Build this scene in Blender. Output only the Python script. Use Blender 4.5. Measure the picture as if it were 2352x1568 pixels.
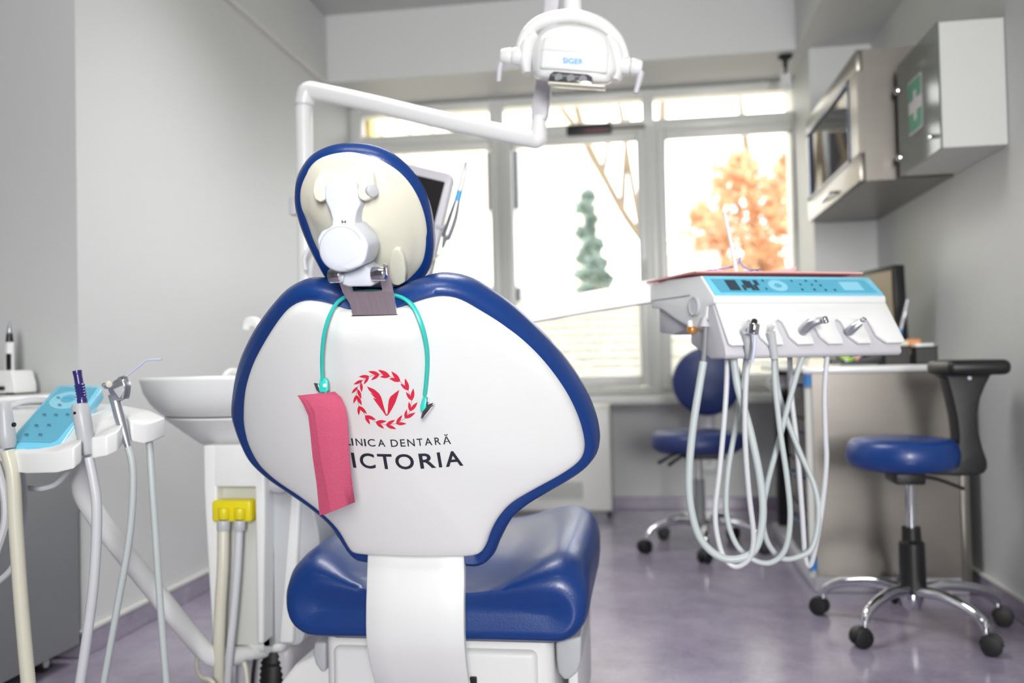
import bpy, bmesh, math, random
from mathutils import Vector as V, Matrix
from mathutils.bvhtree import BVHTree
sc = bpy.context.scene
for o in list(bpy.data.objects): bpy.data.objects.remove(o)
COL = sc.collection
rnd = random.Random(7)
# ------------------------------------------------------------------ camera
F, CX, CY, HC = 2000.0, 1176.0, 784.0, 0.78
ay = V((294, 40, F)).normalized()
az = V((-.022, -1.0, (.022*294+40)/F)).normalized()
ax = ay.cross(az)
Rm = Matrix((ax, ay, az))                      # image (right, down, forward) -> world
CAM = V((0, 0, HC))
cd = bpy.data.cameras.new('camera'); cam = bpy.data.objects.new('camera', cd); COL.objects.link(cam)
r_, u_, b_ = Rm @ V((1, 0, 0)), Rm @ V((0, -1, 0)), Rm @ V((0, 0, -1))
cam.matrix_world = Matrix(((r_.x, u_.x, b_.x, 0), (r_.y, u_.y, b_.y, 0), (r_.z, u_.z, b_.z, HC), (0, 0, 0, 1)))
cd.sensor_width = 36; cd.lens = F*36/2352; cd.clip_start = .05; cd.clip_end = 200
cd.dof.use_dof = True; cd.dof.focus_distance = 1.34; cd.dof.aperture_fstop = 2.6
sc.camera = cam
# ------------------------------------------------------------------ light and exposure
W = bpy.data.worlds.new('overcast_sky'); sc.world = W; W.use_nodes = True
bg = W.node_tree.nodes['Background']; bg.inputs[0].default_value = (.98, .99, 1, 1); bg.inputs[1].default_value = 3.3
def area(name, loc, aim, sx, sy, power, col=(1, 1, 1), spread=180):
    l = bpy.data.lights.new(name, 'AREA'); l.shape = 'RECTANGLE'; l.size = sx; l.size_y = sy; l.energy = power; l.color = col; l.spread = math.radians(spread)
    o = bpy.data.objects.new(name, l); COL.objects.link(o); o.location = loc
    o.rotation_euler = (V(aim)-V(loc)).to_track_quat('-Z', 'Y').to_euler(); return o
area('key_light', (.78, -2.6, 1.6), (-.15, 4.4, 1.55), .9, 1.6, 30, (1, .993, .98), 75)
area('ceiling_fill', (-.5, 2.5, 2.50), (-.5, 2.5, 0), 1.0, .6, 11, (1, .993, .98), 120)  # unseen overhead fill, added to brighten the window end of the room
area('ceiling_fill', (-.35, .2, 2.50), (-.35, .2, 0), 1.2, .6, 9, (1, .993, .98), 125)  # second unseen fill, added overhead to even out the near half
sc.view_settings.view_transform = 'Standard'; sc.view_settings.look = 'None'
sc.view_settings.gamma = 1; sc.view_settings.use_curve_mapping = False; sc.view_settings.exposure = 0.72
sc.cycles.max_bounces = 10; sc.cycles.diffuse_bounces = 5; sc.cycles.transparent_max_bounces = 16
sc.cycles.use_denoising = True
# ------------------------------------------------------------------ pixel <-> place
def ray(px, py): return Rm @ V(((px-CX)/F, (py-CY)/F, 1))
def P(px, py, y): d = ray(px, py); return CAM + d*(y/d.y)
def Qx(px, py, x): d = ray(px, py); return CAM + d*(x/d.x)
def Qz(px, py, z): d = ray(px, py); return CAM + d*((z-HC)/d.z)
def Qp(px, py, o, n): d = ray(px, py); return CAM + d*((o-CAM).dot(n)/d.dot(n))
# ------------------------------------------------------------------ materials
def lin(c):
    c /= 255.0
    return c/12.92 if c <= .04045 else ((c+.055)/1.055)**2.4
def rgb(*c): return tuple(lin(x) for x in c)+(1,)
def mat(name, c, rough=.5, metal=0, var=.04, scale=9, bump=0, bscale=200, coat=0, stretch=None, emit=0, spec=.5, trans=0):
    m = bpy.data.materials.new(name); m.use_nodes = True; n = m.node_tree; b = n.nodes['Principled BSDF']
    b.inputs['Roughness'].default_value = rough; b.inputs['Metallic'].default_value = metal
    b.inputs['Coat Weight'].default_value = coat; b.inputs['Coat Roughness'].default_value = .08
    b.inputs['Specular IOR Level'].default_value = spec
    b.inputs['Transmission Weight'].default_value = trans
    tc = n.nodes.new('ShaderNodeTexCoord'); src = tc.outputs['Object']
    if stretch:
        mp = n.nodes.new('ShaderNodeMapping'); mp.inputs['Scale'].default_value = stretch
        n.links.new(src, mp.inputs['Vector']); src = mp.outputs['Vector']
    nz = n.nodes.new('ShaderNodeTexNoise'); nz.inputs['Scale'].default_value = scale; nz.inputs['Detail'].default_value = 4
    n.links.new(src, nz.inputs['Vector'])
    mx = n.nodes.new('ShaderNodeMix'); mx.data_type = 'RGBA'
    k = [max(0, x*(1-var)) for x in c[:3]]; q = [min(1, x*(1+var)) for x in c[:3]]
    mx.inputs['A'].default_value = (*k, 1); mx.inputs['B'].default_value = (*q, 1)
    n.links.new(nz.outputs['Fac'], mx.inputs['Factor']); n.links.new(mx.outputs['Result'], b.inputs['Base Color'])
    if bump:
        n2 = n.nodes.new('ShaderNodeTexNoise'); n2.inputs['Scale'].default_value = bscale; n.links.new(src, n2.inputs['Vector'])
        bp = n.nodes.new('ShaderNodeBump'); bp.inputs['Strength'].default_value = bump; bp.inputs['Distance'].default_value = .002
        n.links.new(n2.outputs['Fac'], bp.inputs['Height']); n.links.new(bp.outputs['Normal'], b.inputs['Normal'])
    if emit:
        n.links.new(mx.outputs['Result'], b.inputs['Emission Color']); b.inputs['Emission Strength'].default_value = emit
    return m
M = dict(
 wall=mat('wall_paint', rgb(206, 208, 207), .55, var=.015, scale=2, bump=.05, bscale=120),
 ceil=mat('ceiling_paint', rgb(198, 200, 197), .8, var=.02),
 ac=mat('pvc_frame', rgb(205, 206, 202), .35, var=.01),
 white=mat('white_plastic', rgb(232, 233, 232), .3, var=.01, coat=.3),
 shell=mat('white_shell', rgb(234, 235, 234), .42, var=.01, coat=.1),
 cream=mat('cream_plastic', rgb(230, 227, 208), .25, var=.01, coat=.4),
 navy=mat('navy_leather', rgb(12, 55, 122), .36, var=.06, scale=30, bump=.12, bscale=260, coat=.12),
 navy2=mat('dark_navy_leather', rgb(36, 52, 104), .4, var=.05, bump=.1),
 chrome=mat('chrome', rgb(215, 216, 220), .09, 1, var=.02),
 steel=mat('brushed_steel', rgb(178, 174, 168), .34, 1, var=.10, scale=6, stretch=(40, 40, 1.2)),
 steelp=mat('painted_steel', rgb(132, 127, 121), .33, .7, var=.06, scale=5, stretch=(1, 1, 8)),
 steel2=mat('worn_steel', rgb(226, 216, 216), .42, 1, var=.14, scale=14, stretch=(20, 1, 1)),
 silver=mat('satin_silver', rgb(190, 192, 200), .3, .8, var=.02),
 black=mat('black_plastic', rgb(22, 23, 25), .42, var=.08),
 rubber=mat('black_rubber', rgb(17, 18, 20), .55, var=.1),
 whitec=mat('cool_white_plastic', rgb(208, 212, 223), .32, var=.01, coat=.2),
 pale=mat('pale_lavender_plastic', rgb(200, 204, 232), .35, var=.02),
 grey=mat('grey_plastic', rgb(188, 191, 194), .35, var=.02),
 dgrey=mat('grey_cabinet_paint', rgb(128, 131, 133), .45, var=.03),
 lgrey=mat('lilac_grey_plastic', rgb(196, 194, 200), .4, var=.02),
 hose=mat('grey_hose', rgb(188, 196, 196), .4, var=.03),
 hosew=mat('pale_hose', rgb(206, 208, 212), .35, var=.03),
 hosec=mat('ivory_hose', rgb(214, 211, 194), .35, var=.03),
 yellow=mat('yellow_plastic', rgb(226, 210, 26), .35, var=.02),
 blue=mat('blue_film', rgb(120, 206, 236), .25, var=.05, scale=14, coat=.4),
 panel=mat('keypad_blue', rgb(88, 172, 200), .3, var=.03, coat=.3),
 padl=mat('keypad_light_blue', rgb(140, 206, 228), .3, var=.02, coat=.3),
 print=mat('dark_print', rgb(44, 62, 76), .6, var=.02),
 ink=mat('charcoal_print', rgb(40, 41, 54), .5, var=.02),
 red=mat('red_print', rgb(222, 42, 72), .45, var=.02),
 redd=mat('dark_red_print', rgb(120, 40, 62), .5, var=.02),
 lblue=mat('sky_blue_print', rgb(70, 165, 225), .4, var=.02),
 teal=mat('turquoise_rubber', rgb(52, 202, 190), .35, var=.02),
 pink=mat('pink_crepe_paper', rgb(198, 82, 114), .8, var=.05, scale=60, bump=.6, bscale=420, stretch=(1, 1, 3)),
 plume=mat('navy_tip', rgb(46, 38, 112), .3, var=.03, coat=.3),
 screen=mat('black_screen', rgb(30, 28, 28), .25, var=.02),
 dscreen=mat('brown_wallpaper_screen', rgb(112, 98, 76), .3, var=.12, scale=12, emit=.25),
 green=mat('green_print', rgb(40, 140, 104), .4, var=.02),
 lime=mat('lime_plastic', rgb(165, 215, 50), .4, var=.03),
 amber=mat('amber_plastic', rgb(170, 112, 32), .25, var=.04, coat=.5),
 pinkt=mat('pale_pink_paper', rgb(240, 178, 178), .8, var=.04),
 lav=mat('lavender_wire', rgb(140, 150, 205), .5, var=.04),
 cyan=mat('bright_blue_plastic', rgb(40, 120, 190), .3, var=.03),
 blued=mat('dark_blue_trim', rgb(40, 74, 118), .3, var=.03),
 orange=mat('orange_print', rgb(228, 150, 90), .6, var=.08),
 mesh=mat('black_wire_mesh', rgb(44, 43, 42), .5, var=.3, scale=160),
 lens=mat('dark_lens', rgb(72, 72, 76), .15, var=.1, scale=40, coat=.8),
 bark=mat('bark', rgb(122, 108, 90), .9, var=.2, bump=.5, bscale=30),
 siding=mat('cream_siding', rgb(240, 232, 212), .7, var=.03),
 tanp=mat('tan_plaster', rgb(226, 200, 140), .8, var=.04),
 ground=mat('outdoor_ground', rgb(170, 160, 140), .9, var=.2, scale=1.5),
 leafo=mat('autumn_leaf', rgb(214, 172, 136), .7, var=.35, scale=1.3),
 leafg=mat('conifer_needle', rgb(134, 150, 142), .7, var=.3, scale=1.5),
)
def vinyl():
    m = bpy.data.materials.new('lilac_vinyl'); m.use_nodes = True; n = m.node_tree; b = n.nodes['Principled BSDF']
    tc = n.nodes.new('ShaderNodeTexCoord'); z = n.nodes.new('ShaderNodeTexNoise'); z.inputs['Scale'].default_value = 5; z.inputs['Detail'].default_value = 8; z.inputs['Roughness'].default_value = .7
    z2 = n.nodes.new('ShaderNodeTexNoise'); z2.inputs['Scale'].default_value = 90; z2.inputs['Detail'].default_value = 3
    cr = n.nodes.new('ShaderNodeValToRGB'); e = cr.color_ramp.elements
    e[0].position = .3; e[0].color = rgb(128, 119, 140); e[1].position = .72; e[1].color = rgb(162, 154, 171)
    n.links.new(tc.outputs['Object'], z.inputs['Vector']); n.links.new(tc.outputs['Object'], z2.inputs['Vector'])
    ad = n.nodes.new('ShaderNodeMath'); ad.operation = 'MULTIPLY_ADD'; ad.inputs[1].default_value = .25; n.links.new(z2.outputs['Fac'], ad.inputs[0])
    sb = n.nodes.new('ShaderNodeMath'); sb.operation = 'SUBTRACT'; sb.inputs[1].default_value = .125
    n.links.new(z.outputs['Fac'], sb.inputs[0]); n.links.new(sb.outputs[0], ad.inputs[2])
    n.links.new(ad.outputs[0], cr.inputs['Fac']); n.links.new(cr.outputs['Color'], b.inputs['Base Color'])
    b.inputs['Roughness'].default_value = .24; b.inputs['Coat Weight'].default_value = .45; b.inputs['Coat Roughness'].default_value = .15
    return m
M['floor'] = vinyl()
def glassy(name, tint, gloss_rough=.02, film=None, opac=.0, ior=1.45):
    m = bpy.data.materials.new(name); m.use_nodes = True; n = m.node_tree
    for q in list(n.nodes): n.nodes.remove(q)
    out = n.nodes.new('ShaderNodeOutputMaterial'); t = n.nodes.new('ShaderNodeBsdfTransparent'); t.inputs[0].default_value = tint
    g = n.nodes.new('ShaderNodeBsdfGlossy'); g.inputs['Roughness'].default_value = gloss_rough
    fr = n.nodes.new('ShaderNodeFresnel'); fr.inputs[0].default_value = ior
    last = t.outputs[0]
    if film:
        tl = n.nodes.new('ShaderNodeBsdfTranslucent'); df = n.nodes.new('ShaderNodeBsdfDiffuse')
        nz = n.nodes.new('ShaderNodeTexNoise'); nz.inputs['Scale'].default_value = 3
        mx = n.nodes.new('ShaderNodeMix'); mx.data_type = 'RGBA'; mx.inputs['A'].default_value = film; mx.inputs['B'].default_value = tuple(x*.92 for x in film[:3])+(1,)
        n.links.new(nz.outputs['Fac'], mx.inputs['Factor']); n.links.new(mx.outputs['Result'], tl.inputs[0]); n.links.new(mx.outputs['Result'], df.inputs[0])
        m1 = n.nodes.new('ShaderNodeMixShader'); m1.inputs[0].default_value = .35; n.links.new(tl.outputs[0], m1.inputs[1]); n.links.new(df.outputs[0], m1.inputs[2])
        m2 = n.nodes.new('ShaderNodeMixShader'); m2.inputs[0].default_value = opac; n.links.new(t.outputs[0], m2.inputs[1]); n.links.new(m1.outputs[0], m2.inputs[2]); last = m2.outputs[0]
    ms = n.nodes.new('ShaderNodeMixShader'); n.links.new(fr.outputs[0], ms.inputs[0]); n.links.new(last, ms.inputs[1]); n.links.new(g.outputs[0], ms.inputs[2])
    n.links.new(ms.outputs[0], out.inputs[0]); return m
M['glass'] = glassy('window_glass', (.97, .98, .98, 1), ior=1.22)
M['film'] = glassy('frosted_film', (.95, .95, .92, 1), .3, rgb(248, 246, 240), .86, 1.2)
M['frost'] = glassy('frosted_door_glass', (.8, .84, .82, 1), .12, rgb(196, 202, 194), .72)
def leafmat(base):
    n = base.node_tree; b = n.nodes['Principled BSDF']; out = n.nodes['Material Output']
    tl = n.nodes.new('ShaderNodeBsdfTranslucent'); ms = n.nodes.new('ShaderNodeMixShader'); ms.inputs[0].default_value = .5
    n.links.new(b.inputs['Base Color'].links[0].from_socket, tl.inputs[0]); n.links.new(b.outputs[0], ms.inputs[1]); n.links.new(tl.outputs[0], ms.inputs[2]); n.links.new(ms.outputs[0], out.inputs[0])
leafmat(M['leafo']); leafmat(M['leafg'])
# ------------------------------------------------------------------ object helpers
def tags(o, label=None, cat=None, group=None, kind=None):
    if label: o['label'] = label
    if cat: o['category'] = cat
    if group: o['group'] = group
    if kind: o['kind'] = kind
    return o
def thing(name, label, cat, loc=(0, 0, 0), group=None, kind=None):
    o = bpy.data.objects.new(name, None); COL.objects.link(o); o.location = loc; o.empty_display_size = .05
    return tags(o, label, cat, group, kind)
def wloc(o):
    v = V((0, 0, 0))
    while o: v = v + o.location; o = o.parent
    return v
def mk(name, vf, m, parent=None, smooth=40, label=None, cat=None, group=None, kind=None):
    vs, fs = vf; off = wloc(parent) if parent else V((0, 0, 0))
    org = V((0, 0, 0))
    if not parent and cat:                       # a one-mesh thing keeps its origin at its base
        vv = [V(v) for v in vs]; org = V((sum(v.x for v in vv)/len(vv), sum(v.y for v in vv)/len(vv), min(v.z for v in vv)))
    me = bpy.data.meshes.new(name); me.from_pydata([tuple(V(v)-off-org) for v in vs], [], [tuple(f) for f in fs]); 
    bm = bmesh.new(); bm.from_mesh(me); bmesh.ops.remove_doubles(bm, verts=bm.verts, dist=1e-6)
    bmesh.ops.recalc_face_normals(bm, faces=bm.faces); bm.to_mesh(me); bm.free()
    if smooth:
        for p in me.polygons: p.use_smooth = True
        me.set_sharp_from_angle(angle=math.radians(smooth))
    me.materials.append(M[m] if isinstance(m, str) else m)
    o = bpy.data.objects.new(name, me); COL.objects.link(o)
    if parent: o.parent = parent
    else: o.location = org
    return tags(o, label, cat, group, kind)
def join(*a):
    vs, fs = [], []
    for v, f in a:
        k = len(vs); vs += list(v); fs += [[i+k for i in q] for q in f]
    return vs, fs
def frombm(bm):
    bm.verts.index_update(); r = ([v.co.copy() for v in bm.verts], [[v.index for v in f.verts] for f in bm.faces]); bm.free(); return r
def bevel(vf, w, seg=2, ang=25):
    bm = bmesh.new(); vv = [bm.verts.new(v) for v in vf[0]]
    for f in vf[1]:
        try: bm.faces.new([vv[i] for i in f])
        except ValueError: pass
    bmesh.ops.recalc_face_normals(bm, faces=bm.faces)
    ed = [e for e in bm.edges if len(e.link_faces) == 2 and e.calc_face_angle(0) > math.radians(ang)]
    if w and ed: bmesh.ops.bevel(bm, geom=ed, offset=w, segments=seg, profile=.5, affect='EDGES', clamp_overlap=True)
    return frombm(bm)
BOXF = [(0, 1, 3, 2), (4, 6, 7, 5), (0, 4, 5, 1), (2, 3, 7, 6), (0, 2, 6, 4), (1, 5, 7, 3)]
def box(c, s, bev=0, rot=None, seg=2):
    vs = []
    for x in (-.5, .5):
        for y in (-.5, .5):
            for z in (-.5, .5):
                v = V((x*s[0], y*s[1], z*s[2])); vs.append((rot @ v if rot else v)+V(c))
    return bevel((vs, BOXF), bev, seg) if bev else (vs, BOXF)
def bb(x0, x1, y0, y1, z0, z1, bev=0, seg=2):
    return box(((x0+x1)/2, (y0+y1)/2, (z0+z1)/2), (abs(x1-x0), abs(y1-y0), abs(z1-z0)), bev, None, seg)
def prism(pts, ext, bev=0, seg=2, both=False):
    pts = [V(p) for p in pts]; e = V(ext); n = len(pts)
    if both: pts = [p-e/2 for p in pts]
    vs = pts+[p+e for p in pts]
    fs = [list(range(n))[::-1], list(range(n, 2*n))]+[[i, (i+1) % n, n+(i+1) % n, n+i] for i in range(n)]
    return bevel((vs, fs), bev, seg) if bev else (vs, fs)
def cr(pts, k=6, closed=False):
    pts = [tuple(p) for p in pts]; n = len(pts); out = []
    if n < 3 and not closed: return [tuple(a+(b-a)*t/k for a, b in zip(pts[0], pts[1])) for t in range(k+1)]
    rng = range(n) if closed else range(n-1)
    for i in rng:
        g = (lambda j: pts[j % n]) if closed else (lambda j: pts[min(max(j, 0), n-1)])
        p0, p1, p2, p3 = g(i-1), g(i), g(i+1), g(i+2)
        for s in range(k):
            t = s/k
            out.append(tuple(.5*((2*b)+(c-a)*t+(2*a-5*b+4*c-d)*t*t+(-a+3*b-3*c+d)*t**3) for a, b, c, d in zip(p0, p1, p2, p3)))
    if not closed: out.append(pts[-1])
    return out
def tube(pts, r, n=10, k=6, caps=True, flat=None, closed=False):
    """swept round (or flattened) section along smoothed points; r number or list"""
    rr = r if isinstance(r, (list, tuple)) else [r]*len(pts)
    q = [(*V(p), s) for p, s in zip(pts, rr)]
    if k > 1: q = cr(q, k, closed)
    c = [V(p[:3]) for p in q]; R = [p[3] for p in q]; m = len(c); vs, fs = [], []
    up = None
    for i in range(m):
        a = c[(i-1) % m] if closed else c[max(i-1, 0)]; b = c[(i+1) % m] if closed else c[min(i+1, m-1)]
        t = (b-a); t = t.normalized() if t.length > 1e-9 else V((0, 0, 1))
        if up is None: up = t.cross(V((0, 1, .03))); up = up.normalized() if up.length > 1e-4 else t.cross(V((1, 0, 0))).normalized()
        up = (up-t*up.dot(t)).normalized(); sd = t.cross(up)
        for j in range(n):
            an = 2*math.pi*j/n; vs.append(c[i]+(up*math.cos(an)+sd*math.sin(an)*(flat or 1))*R[i])
    for i in range(m if closed else m-1):
        for j in range(n):
            a = i*n+j; b = i*n+(j+1) % n; i2 = (i+1) % m; fs.append([a, b, i2*n+(j+1) % n, i2*n+j])
    if caps and not closed: fs += [list(range(n))[::-1], list(range((m-1)*n, m*n))]
    return vs, fs
def lathe(prof, o, axis=(0, 0, 1), n=28):
    """prof: (radius, height along axis) from one end to the other"""
    axis = V(axis).normalized(); o = V(o); x = axis.orthogonal().normalized(); y = axis.cross(x); vs, fs = [], []
    for r, h in prof:
        for j in range(n):
            a = 2*math.pi*j/n; vs.append(o+axis*h+(x*math.cos(a)+y*math.sin(a))*max(r, 1e-5))
    for i in range(len(prof)-1):
        for j in range(n):
            fs.append([i*n+j, i*n+(j+1) % n, (i+1)*n+(j+1) % n, (i+1)*n+j])
    fs += [list(range(n))[::-1], list(range((len(prof)-1)*n, len(prof)*n))]
    return vs, fs
def cyl(a, b, r, n=20, bev=0, r2=None):
    a, b = V(a), V(b); L = (b-a).length; r2 = r if r2 is None else r2; e = min(bev, L/3)
    prof = [(r, 0), (r2, L)] if not bev else [(r-e, 0), (r-.3*e, .3*e), (r, e), (r2, L-e), (r2-.3*e, L-.3*e), (r2-e, L)]
    return lathe(prof, a, b-a, n)
def loft(rings, closed=True, caps=True):
    n = len(rings[0]); vs = [v for r in rings for v in r]; fs = []
    for i in range(len(rings)-1):
        for j in range(n if closed else n-1):
            fs.append([i*n+j, i*n+(j+1) % n, (i+1)*n+(j+1) % n, (i+1)*n+j])
    if caps and closed: fs += [list(range(n))[::-1], list(range((len(rings)-1)*n, len(rings)*n))]
    return vs, fs
def inset2(poly, d):
    n = len(poly); A = sum(poly[i][0]*poly[(i+1) % n][1]-poly[(i+1) % n][0]*poly[i][1] for i in range(n)); s = 1 if A > 0 else -1; out = []
    for i in range(n):
        a, b = poly[i-1], poly[(i+1) % n]; tx, ty = b[0]-a[0], b[1]-a[1]; L = math.hypot(tx, ty) or 1
        out.append((poly[i][0]-s*ty/L*d, poly[i][1]+s*tx/L*d))
    return out
def pillow(poly, place, layers, front=None, back=None, steps=7, ctr=None):
    """closed outline poly (u,v); layers (inset, n) front to back; front/back(u,v,t) give n of the domed caps (t=1 rim..0 centre)"""
    n = len(poly); c = ctr or (sum(p[0] for p in poly)/n, sum(p[1] for p in poly)/n); rings = []
    f0 = inset2(poly, layers[0][0]); f1 = inset2(poly, layers[-1][0])
    def cap(base, fn, order):
        R = []
        for s in order:
            t = s/steps
            R.append([place(c[0]+(p[0]-c[0])*t, c[1]+(p[1]-c[1])*t, fn(c[0]+(p[0]-c[0])*t, c[1]+(p[1]-c[1])*t, t)) for p in base])
        return R
    if front: rings += cap(f0, front, [.02]+list(range(1, steps)))
    for d, h in layers:
        q = inset2(poly, d); rings.append([place(p[0], p[1], h) for p in q])
    if back: rings += cap(f1, back, list(range(steps-1, 0, -1))+[.02])
    return loft(rings)
def resample(poly, m):
    n = len(poly); L = [0]
    for i in range(n): L.append(L[-1]+math.dist(poly[i], poly[(i+1) % n]))
    out = []; j = 0
    for i in range(m):
        s = L[-1]*i/m
        while L[j+1] < s: j += 1
        t = (s-L[j])/max(L[j+1]-L[j], 1e-9); a, b = poly[j], poly[(j+1) % n]
        out.append(tuple(x+(y-x)*t for x, y in zip(a, b)))
    return out
def text_vf(body, bold=0.0, spacing=1.0, align='LEFT'):
    cu = bpy.data.curves.new('lettering', 'FONT'); cu.body = body; cu.offset = bold; cu.space_character = spacing; cu.align_x = align; cu.resolution_u = 4
    o = bpy.data.objects.new('lettering', cu); COL.objects.link(o); bpy.context.view_layer.update()
    me = bpy.data.meshes.new_from_object(o.evaluated_get(bpy.context.evaluated_depsgraph_get()))
    bm = bmesh.new(); bm.from_mesh(me); bmesh.ops.triangulate(bm, faces=bm.faces); vf = frombm(bm)
    bpy.data.objects.remove(o); bpy.data.curves.remove(cu); bpy.data.meshes.remove(me); return vf
def fit(vf, x0, x1, y0, y1):
    xs = [v[0] for v in vf[0]]; ys = [v[1] for v in vf[0]]; a, b, c, d = min(xs), max(xs), min(ys), max(ys)
    return [(x0+(v[0]-a)/(b-a)*(x1-x0), y0+(v[1]-c)/(d-c)*(y1-y0)) for v in vf[0]], vf[1]
def lerp(a, b, t): return a+(b-a)*t
def opencase(x0, x1, y0, y1, z0, z1, t):
    """box open on its x0 side with wall thickness t"""
    o = [V((x, y, z)) for x in (x0, x1) for y in (y0, y1) for z in (z0, z1)]
    i = [V((x, y, z)) for x in (x0, x1-t) for y in (y0+t, y1-t) for z in (z0+t, z1-t)]
    f = [(4, 6, 7, 5), (0, 4, 5, 1), (2, 3, 7, 6), (0, 2, 6, 4), (1, 5, 7, 3)]
    return o+i, f+[tuple(k+8 for k in q[::-1]) for q in f]+[(0, 1, 9, 8), (1, 3, 11, 9), (3, 2, 10, 11), (2, 0, 8, 10)]
def struct(name, vf, m, label, cat, smooth=0):
    return mk(name, vf, m, None, smooth, label, cat, kind='structure')
# ================================================================== THE ROOM
XL, XR, YP, YW, ZB, ZC = -1.53, 1.072, 4.12, 4.6, 2.185, 2.52
struct('floor', bb(-2.9, 1.3, -2.9, 4.9, -.08, 0), 'floor', 'lilac grey mottled vinyl floor of the surgery', 'floor')
struct('ceiling', bb(-2.9, 1.3, -2.9, 4.2, ZC, ZC+.08), 'ceil', 'flat pale grey ceiling above the surgery', 'ceiling')
wl = struct('wall_left', bb(XL-.12, XL, 2.2, 4.8, 0, ZC), 'wall', 'long pale grey side wall behind the cuspidor', 'wall')
struct('trim_1', bb(XL-.02, XL+.03, 2.2, YP, ZB-.01, ZC, .012), 'wall', 'slightly proud band along the top of the cuspidor-side wall', 'bulkhead')
struct('wall_return', bb(-2.9, XL-.12, 2.2, 2.32, 0, ZC), 'wall', 'pale grey wall facing the room behind the grey cabinet', 'wall')
struct('wall_alcove', bb(-2.9, -2.78, -2.9, 2.2, 0, ZC), 'wall', 'pale side wall of the alcove holding the grey cabinet', 'wall')
struct('wall_back', bb(-2.9, 1.3, -2.9, -2.78, 0, ZC), 'wall', 'pale wall behind the viewer', 'wall')
struct('wall_right', bb(XR, XR+.12, -2.9, 4.8, 0, ZC), 'wall', 'grey wall carrying the first-aid and steel cabinets', 'wall')
struct('wall_pier', bb(.80, XR, YP, 4.8, 0, ZB), 'wall', 'short grey pier between the window and the cabinet wall', 'wall')
struct('wall_window', join(bb(XL-.1, .82, YW, 4.8, 0, .585), bb(XL-.1, .82, YW, 4.8, 2.18, ZC)), 'wall', 'low wall under the window with the white convector before it', 'wall')
struct('trim_2', bb(XL, 1.1, YP, 4.8, ZB, ZC), 'wall', 'wide dropped beam above the window', 'beam')
struct('trim_3', bb(.745, XR, -2.9, YP, ZB, ZC), 'wall', 'dropped soffit running above the wall cabinets', 'soffit')
struct('trim_4', bb(.05, .058, -2.5, YP, ZC-.006, ZC), 'wall', 'thin joint strip across the ceiling', 'trim')
def skirting(name, x0, x1, y0, y1, lab, side):
    b = struct(name, bb(x0, x1, y0, y1, 0, .064, .004), 'floor', lab, 'baseboard')
    mk('top_strip', bb(x0-(.003 if side == 'x-' else 0), x1+(.003 if side == 'x+' else 0), y0-(.003 if side == 'y-' else 0), y1, .064, .072), 'tanp' if False else 'ac', b, 0)
skirting('baseboard_left', XL, XL+.012, 2.2, YW, 'lilac vinyl skirting along the cuspidor-side wall', 'x+')
skirting('baseboard_return', -2.78, XL+.012, 2.188, 2.2, 'lilac vinyl skirting behind the grey cabinet', 'y-')
skirting('baseboard_window', XL, .8, YW-.012, YW, 'lilac vinyl skirting under the window', 'y-')
skirting('baseboard_right', XR-.012, XR, -2.78, YP, 'lilac vinyl skirting behind the stool with the black back', 'x-')
# window -----------------------------------------------------------
struct('trim_5', bb(XL, .8, 4.33, 4.62, .556, .60, .008), 'ac', 'white window sill board under the three windows', 'sill', 30)
FY0, FY1 = 4.545, 4.605
def bar(x0, x1, z0, z1, y0=FY0, y1=FY1): return bb(x0, x1, y0, y1, z0, z1, .006, 2)
def window(idx, x0, x1, g0, g1, t0, t1, label, sash=True, handle=None):
    w = thing('window_%d' % idx, label, 'window', ((x0+x1)/2, 4.57, .6), kind='structure')
    y = FY0+.0012*idx
    for a, b, c in ((x0-.004, t0, g0-.038), (g1+.038, t1, x1+.004)):
        lo, up = ((a, c), (a, b)) if a < g0 else ((a, c), (b, c))
        mk('jamb', bar(*lo, .6, 1.99, y), 'ac', w, 30); mk('upper_jamb', bar(*up, 1.985, 2.18, y+.0005), 'ac', w, 30)
    mk('sill_rail', bar(x0, x1, .6, .635, y+.006), 'ac', w, 30); mk('head_rail', bar(x0, x1, 2.138, 2.18, y+.004), 'ac', w, 30)
    mk('transom_bar', bar(x0, x1, 1.965, 2.02, y+.002), 'ac', w, 30)
    mk('transom_pane', bb(t0-.02, t1+.02, 4.573, 4.579, 2.01, 2.15), 'glass', w, 0)
    s = mk('sash', join(bar(g0-.046, g0, .638, 1.962, 4.53, 4.6), bar(g1, g1+.046, .638, 1.962, 4.53, 4.6), bar(g0, g1, .638, .692, 4.531, 4.6), bar(g0, g1, 1.918, 1.962, 4.531, 4.6)), 'ac', w, 30)
    mk('pane', bb(g0-.01, g1+.01, 4.57, 4.576, .68, 1.93), 'glass', s, 0)
    mk('privacy_film', bb(g0-.008, g1+.008, 4.577, 4.5782, .685, 1.10), 'film', s, 0)
    if handle: mk('handle', join(bb(handle-.012, handle+.012, 4.518, 4.53, 1.21, 1.29, .004), tube([(handle, 4.52, 1.25), (handle, 4.5, 1.25), (handle, 4.495, 1.16)], .008, 8, 3)), 'ac', s)
    return s
s1 = window(1, XL, -.72, -1.47, -.762, -1.47, -.765, 'window nearest the cuspidor wall, cream siding seen through it')
s2 = window(2, -.72, .072, -.645, .008, -.69, .042, 'middle window with a bare branch and dark conifer behind it', handle=.035)
s3 = window(3, .072, .83, .158, .786, .102, .815, 'window beside the pier with the orange autumn trees behind it')
WORDS = ['implantologie', 'odontoterapie  endodontie', 'protetica  ortodontie', 'chirurgie dentara  estetica', 'canale radiculare  protetica', 'albire  radiologie', 'parodontologie  pedodontie', 'profilaxie  consultatii']
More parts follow.
